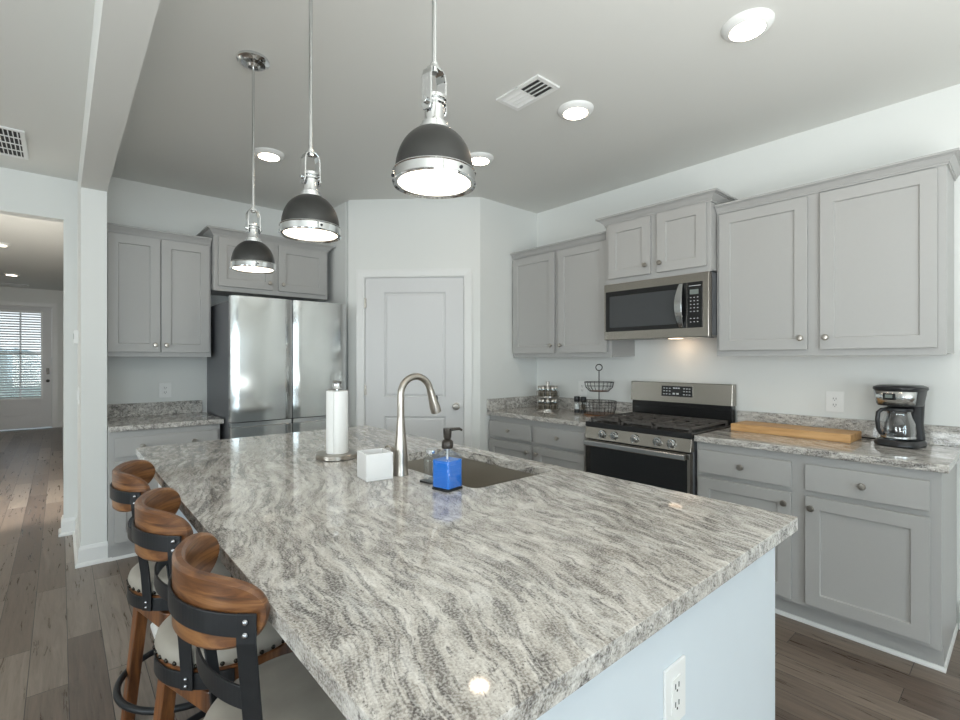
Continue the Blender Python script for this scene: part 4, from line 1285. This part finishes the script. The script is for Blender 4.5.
# ================================================================== bar stools
def make_stool(label):
    t = thing('bar_stool', label, 'bar stool', (0, 0, 0), 0, 'bar stools along the island')
    brot = R(22)
    # legs
    for k in range(4):
        a = R(45 + 90 * k) + brot
        c, s = math.cos(a), math.sin(a)
        mb = MB()
        def q(rad, z, w):
            cx_, cy_ = rad * c, rad * s
            ca, sa = math.cos(brot), math.sin(brot)
            return [(cx_ + dx * ca - dy * sa, cy_ + dx * sa + dy * ca, z) for dx, dy in ((-w, -w), (w, -w), (w, w), (-w, w))]
        mb.hexa(q(0.228, 0.0, 0.018), q(0.176, 0.470, 0.020))
        mb.build('leg', M['legwood'], t, bevel=0.003)
    # apron
    mb = MB(); pts = rrect(-0.150, 0.150, -0.150, 0.150, 0.04, 6)
    ca, sa = math.cos(brot), math.sin(brot)
    mb.prism([(x * ca - y * sa, x * sa + y * ca) for x, y in pts], 0.432, 0.492); mb.build('apron', M['legwood'], t, bevel=0.004)
    MB().lathe([(0.10, 0.490), (0.10, 0.503), (0.0, 0.503)], 32).build('swivel_plate', M['iron'], t)
    MB().lathe([(0.190, 0.502), (0.197, 0.506), (0.197, 0.552), (0.190, 0.556), (0, 0.556)], 48).build('seat_base', M['legwood'], t, smooth=True)
    MB().lathe([(0.192, 0.555), (0.199, 0.562), (0.202, 0.575), (0.198, 0.590), (0.184, 0.603), (0.15, 0.612), (0.08, 0.617), (0, 0.618)], 56, cap=False).build('seat_cushion', M['seat'], t, smooth=True)
    mb = MB()
    for i in range(40):
        a = 2 * PI * i / 40
        mb.sphere((0.2005 * math.cos(a), 0.2005 * math.sin(a), 0.567), 0.0062, 8, 6)
    mb.build('nailhead_trim', M['nail'], t, smooth=True)
    # foot ring
    MB().torus((0, 0, 0.190), 0.233, 0.0115, 56, 10).build('foot_ring', M['iron'], t, smooth=True)
    # iron seat band, back part
    def band(r0, z0, z1, a0, a1, th=0.005, n=40, r1=None):
        mb = MB(); secs = []
        r1 = r0 if r1 is None else r1
        for i in range(n + 1):
            u = i / n; a = R(a0 + (a1 - a0) * u); c, s = math.cos(a), math.sin(a)
            secs.append([(r0 * c, r0 * s, z0), ((r0 + th) * c, (r0 + th) * s, z0), ((r1 + th) * c, (r1 + th) * s, z1), (r1 * c, r1 * s, z1)])
        mb.strip(secs); return mb
    band(0.1985, 0.506, 0.549, 100, 260).build('seat_band', M['iron'], t, bevel=0.001)
    # straps
    for sg in (1, -1):
        a = R(180 + sg * 48)
        c, s = math.cos(a), math.sin(a); tx, ty = -s, c
        mb = MB(); w = 0.017; secs = []
        for rad, z in ((0.2045, 0.508), (0.2045, 0.56), (0.212, 0.64), (0.228, 0.74), (0.243, 0.840), (0.2475, 0.868), (0.2475, 0.919)):
            secs.append([(rad * c - tx * w, rad * s - ty * w, z), ((rad + .005) * c - tx * w, (rad + .005) * s - ty * w, z), ((rad + .005) * c + tx * w, (rad + .005) * s + ty * w, z), (rad * c + tx * w, rad * s + ty * w, z)])
        mb.strip(secs)
        st = mb.build('back_strap', M['iron'], t, bevel=0.001)
        for rad, z in ((0.2100, 0.520), (0.2100, 0.538), (0.2535, 0.884), (0.2535, 0.906)):
            MB().sphere((rad * c, rad * s, z), 0.0058, 10, 6).build('rivet', M['rivet'], st, smooth=True)
    band(0.2475, 0.878, 0.918, 128, 232).build('back_band', M['iron'], t, bevel=0.001)
    # lower bowed band
    mb = MB(); secs = []
    for i in range(33):
        u = i / 32; a = R(130 + 100 * u); r_ = 0.227 - 0.030 * math.sin(PI * u); c, s = math.cos(a), math.sin(a)
        secs.append([(r_ * c, r_ * s, 0.735), ((r_ + .005) * c, (r_ + .005) * s, 0.735), ((r_ + .005) * c, (r_ + .005) * s, 0.775), (r_ * c, r_ * s, 0.775)])
    mb.strip(secs); mb.build('middle_band', M['iron'], t, bevel=0.001)
    # curved wooden backrest : superellipse outline bent round the seat
    mb = MB(); n = 48; m = 14; half = 55; secs = []
    for i in range(n + 1):
        u = -1 + 2 * i / n
        u = math.sin(u * PI / 2) * 0.999
        hgt = (1 - abs(u) ** 4.2) ** (1 / 2.4)
        a = R(180 + half * u); c, s = math.cos(a), math.sin(a)
        zc = 0.905 + 0.008 * u * u
        hh = max(0.004, 0.067 * hgt)
        ro = 0.246 - 0.004 * u * u; th = 0.022
        lp = []
        sec = [(0, -hh), (0.002, -hh - 0.0), (0, 0)]
        ch = min(0.006, hh * 0.4)
        loop = [(0, -hh + ch), (0, 0), (0, hh - ch), (-ch, hh), (-th + ch, hh), (-th, hh - ch), (-th, 0), (-th, -hh + ch), (-th + ch, -hh), (-ch, -hh)]
        secs.append([((ro + o) * c, (ro + o) * s, zc + z) for o, z in loop])
    mb.strip(secs)
    bk = mb.build('backrest', M['stoolwood'], t, smooth=True)
    return t
stool = make_stool('wooden swivel bar stool nearest the camera, front of the three')
stool.location = (0.408, 1.072, 0)
stool.rotation_euler = (0, 0, R(0))
dup(stool, (0.396, 1.566, 0), R(-5), 'wooden swivel bar stool in the middle of the three')
dup(stool, (0.382, 2.095, 0), R(-9), 'wooden swivel bar stool farthest from the camera, nearest the hall')

# ================================================================== pendants and ceiling lights
def make_pendant(label, loc):
    t = thing('pendant_lamp', label, 'pendant lamp', loc, R(12), 'dome pendants over the island')
    z0 = -(C - 1.772)   # rim bottom relative to the ceiling
    # local z: 0 = ceiling
    MB().lathe([(0.068, 0.0), (0.070, -0.004), (0.070, -0.012), (0.060, -0.016), (0.052, -0.026), (0.030, -0.030), (0.022, -0.040), (0, -0.042)][::-1], 40, cap=False).build('ceiling_canopy', M['chrome'], t, smooth=True)
    MB().cyl((0, 0, -0.03), (0, 0, z0 + 0.288), 0.0062, n=14).build('rod', M['chrome_r'], t, smooth=True)
    # yoke
    mb = MB()
    mb.box(-0.014, 0.014, -0.012, 0.012, z0 + 0.275, z0 + 0.283)
    for sx_ in (-1, 1):
        def sec(x, z, w=0.015): return [(sx_ * x - 0.0025, -w, z0 + z), (sx_ * x + 0.0025, -w, z0 + z), (sx_ * x + 0.0025, w, z0 + z), (sx_ * x - 0.0025, w, z0 + z)]
        mb.strip([sec(0.027, 0.172, 0.010), sec(0.027, 0.182), sec(0.026, 0.255), sec(0.022, 0.270, 0.014), sec(0.010, 0.282, 0.012)])
        mb.cyl((sx_ * 0.026, 0, z0 + 0.192), (sx_ * 0.037, 0, z0 + 0.192), 0.008, n=12)
    mb.cyl((0, 0, z0 + 0.268), (0, 0, z0 + 0.292), 0.0095, n=14)
    mb.build('yoke', M['chrome'], t, bevel=0.001)
    # socket / neck
    MB().lathe([(0.037, z0 + 0.130), (0.037, z0 + 0.137), (0.031, z0 + 0.140), (0.031, z0 + 0.147), (0.025, z0 + 0.150), (0.0235, z0 + 0.156), (0.0235, z0 + 0.188), (0.028, z0 + 0.191), (0.028, z0 + 0.196), (0.024, z0 + 0.199), (0.029, z0 + 0.202), (0.029, z0 + 0.210), (0.022, z0 + 0.214), (0, z0 + 0.222)], 32).build('socket', M['chrome'], t, smooth=True)
    # dome
    mb = MB(); prof = []
    for i in range(15):
        a = PI / 2 * i / 14
        prof.append((0.093 * math.sin(a) ** 0.92 if i else 0.0, z0 + 0.032 + 0.106 * math.cos(a)))
    prof.append((0.0935, z0 + 0.020))
    inn = [(max(0, r - 0.003), z - 0.003) for r, z in prof[::-1]]
    mb.lathe(prof + inn, 56, cap=False); mb.build('shade', M['shade'], t, smooth=True)
    mb = MB(); mb.lathe([(0.0945, z0 + 0.004), (0.0985, z0 + 0.0), (0.1, z0 + 0.003), (0.0975, z0 + 0.006), (0.0975, z0 + 0.026), (0.0995, z0 + 0.028), (0.0975, z0 + 0.031), (0.094, z0 + 0.031), (0.0925, z0 + 0.010), (0.087, z0 + 0.004), (0.0945, z0 + 0.004)], 56, cap=False)
    rim = mb.build('rim', M['chrome'], t, smooth=True)
    mb = MB()
    for i in range(3):
        a = R(20 + 120 * i); mb.sphere((0.0985 * math.cos(a), 0.0985 * math.sin(a), z0 + 0.016), 0.004, 8, 6)
    mb.build('screws', M['iron'], rim, smooth=True)
    MB().lathe([(0.090, z0 + 0.008), (0.060, z0 + 0.003), (0.0, z0 + 0.0015)], 48, cap=False).build('glass_diffuser', M['bulb'], t, smooth=True)
    return t
pn = make_pendant('dark dome pendant lamp nearest the camera, largest in view', (0.676, 0.942, C))
dup(pn, (0.637, 1.600, C), R(8), 'dark dome pendant lamp in the middle of the row over the island')
dup(pn, (0.678, 2.385, C), R(5), 'dark dome pendant lamp farthest away, in front of the refrigerator cabinet')

def make_can(label, loc, lens, grp):
    t = thing('ceiling_light', label, 'ceiling light', loc, 0, grp)
    MB().lathe([(0.066, -0.0245), (0.070, -0.026), (0.088, -0.018), (0.098, -0.006), (0.099, 0.0)], 48, cap=False).build('trim_ring', M['white'], t, smooth=True)
    MB().lathe([(0.0, -0.0235), (0.067, -0.0245)], 40, cap=False).build('lens', lens, t, smooth=True)
    return t
can = make_can('round ceiling light above the right cabinets, nearest the camera', (2.165, 0.785, C), M['can'], 'kitchen ceiling lights')
dup(can, (2.172, 1.680, C), 0, 'round ceiling light beside the kitchen ceiling vent')
dup(can, (2.190, 2.520, C), 0, 'round ceiling light mostly hidden behind the nearest pendant')
dup(can, (1.068, 3.405, C), 0, 'round ceiling light seen between the two farther pendants')
hc = make_can('round hall ceiling light closer to the front door', (-0.594, 10.9, C), M['hallcan'], 'hall ceiling lights')
dup(hc, (-0.55, 8.15, C), 0, 'round hall ceiling light nearer the kitchen, cut by the left edge')

# vents
def vent(label, loc, w, h, rz=0.0, nslat=13, split=True):
    t = thing('ceiling_vent', label, 'ceiling vent', loc, rz)
    mb = MB(); f = 0.022
    for a, b, c, d in ((-w / 2, w / 2, -h / 2, -h / 2 + f), (-w / 2, w / 2, h / 2 - f, h / 2), (-w / 2, -w / 2 + f, -h / 2 + f, h / 2 - f), (w / 2 - f, w / 2, -h / 2 + f, h / 2 - f)):
        mb.box(a, b, c, d, -0.010, -0.0005)
    if split: mb.box(-w / 2, w / 2, -0.005, 0.005, -0.009, -0.0005)
    mb.build('frame', M['white'], t)
    MB().box(-w / 2 + 0.005, w / 2 - 0.005, -h / 2 + 0.005, h / 2 - 0.005, -0.0025, -0.0004).build('duct', M['ventdark'], t)
    for half in ((-1, 1) if split else (0,)):
        y0, y1 = (-h / 2 + f, -0.005) if half == -1 else ((0.005, h / 2 - f) if half == 1 else (-h / 2 + f, h / 2 - f))
        mb = MB()
        n = nslat
        if half <= 0:
            for i in range(n):
                y = y0 + (y1 - y0) * (i + 0.5) / n
                mb.hexa([(-w / 2 + f, y - 0.002, -0.009), (w / 2 - f, y - 0.002, -0.009), (w / 2 - f, y + 0.0045, -0.003), (-w / 2 + f, y + 0.0045, -0.003)],
                        [(-w / 2 + f, y - 0.001, -0.008), (w / 2 - f, y - 0.001, -0.008), (w / 2 - f, y + 0.0055, -0.002), (-w / 2 + f, y + 0.0055, -0.002)])
        else:
            for i in range(n):
                y = y0 + (y1 - y0) * (i + 0.5) / n
                mb.hexa([(-w / 2 + f, y - 0.0045, -0.003), (w / 2 - f, y - 0.0045, -0.003), (w / 2 - f, y + 0.002, -0.009), (-w / 2 + f, y + 0.002, -0.009)],
                        [(-w / 2 + f, y - 0.0055, -0.002), (w / 2 - f, y - 0.0055, -0.002), (w / 2 - f, y + 0.001, -0.008), (-w / 2 + f, y + 0.001, -0.008)])
        for i in range(1, 4):
            x = -w / 2 + f + (w - 2 * f) * i / 4
            mb.box(x - 0.0015, x + 0.0015, y0, y1, -0.0095, -0.002)
        mb.build('louvres', M['white'], t)
    return t
vent('white ceiling vent over the kitchen beside the ceiling light', (1.845, 1.742, C), 0.165, 0.300)
vent('white ceiling vent at the left edge above the living area', (-0.335, 4.32, C), 0.54, 0.34, R(90), 14, False)
vent('white hall ceiling vent near the front door', (-0.62, 12.35, C), 0.36, 0.2, 0, 6, False)
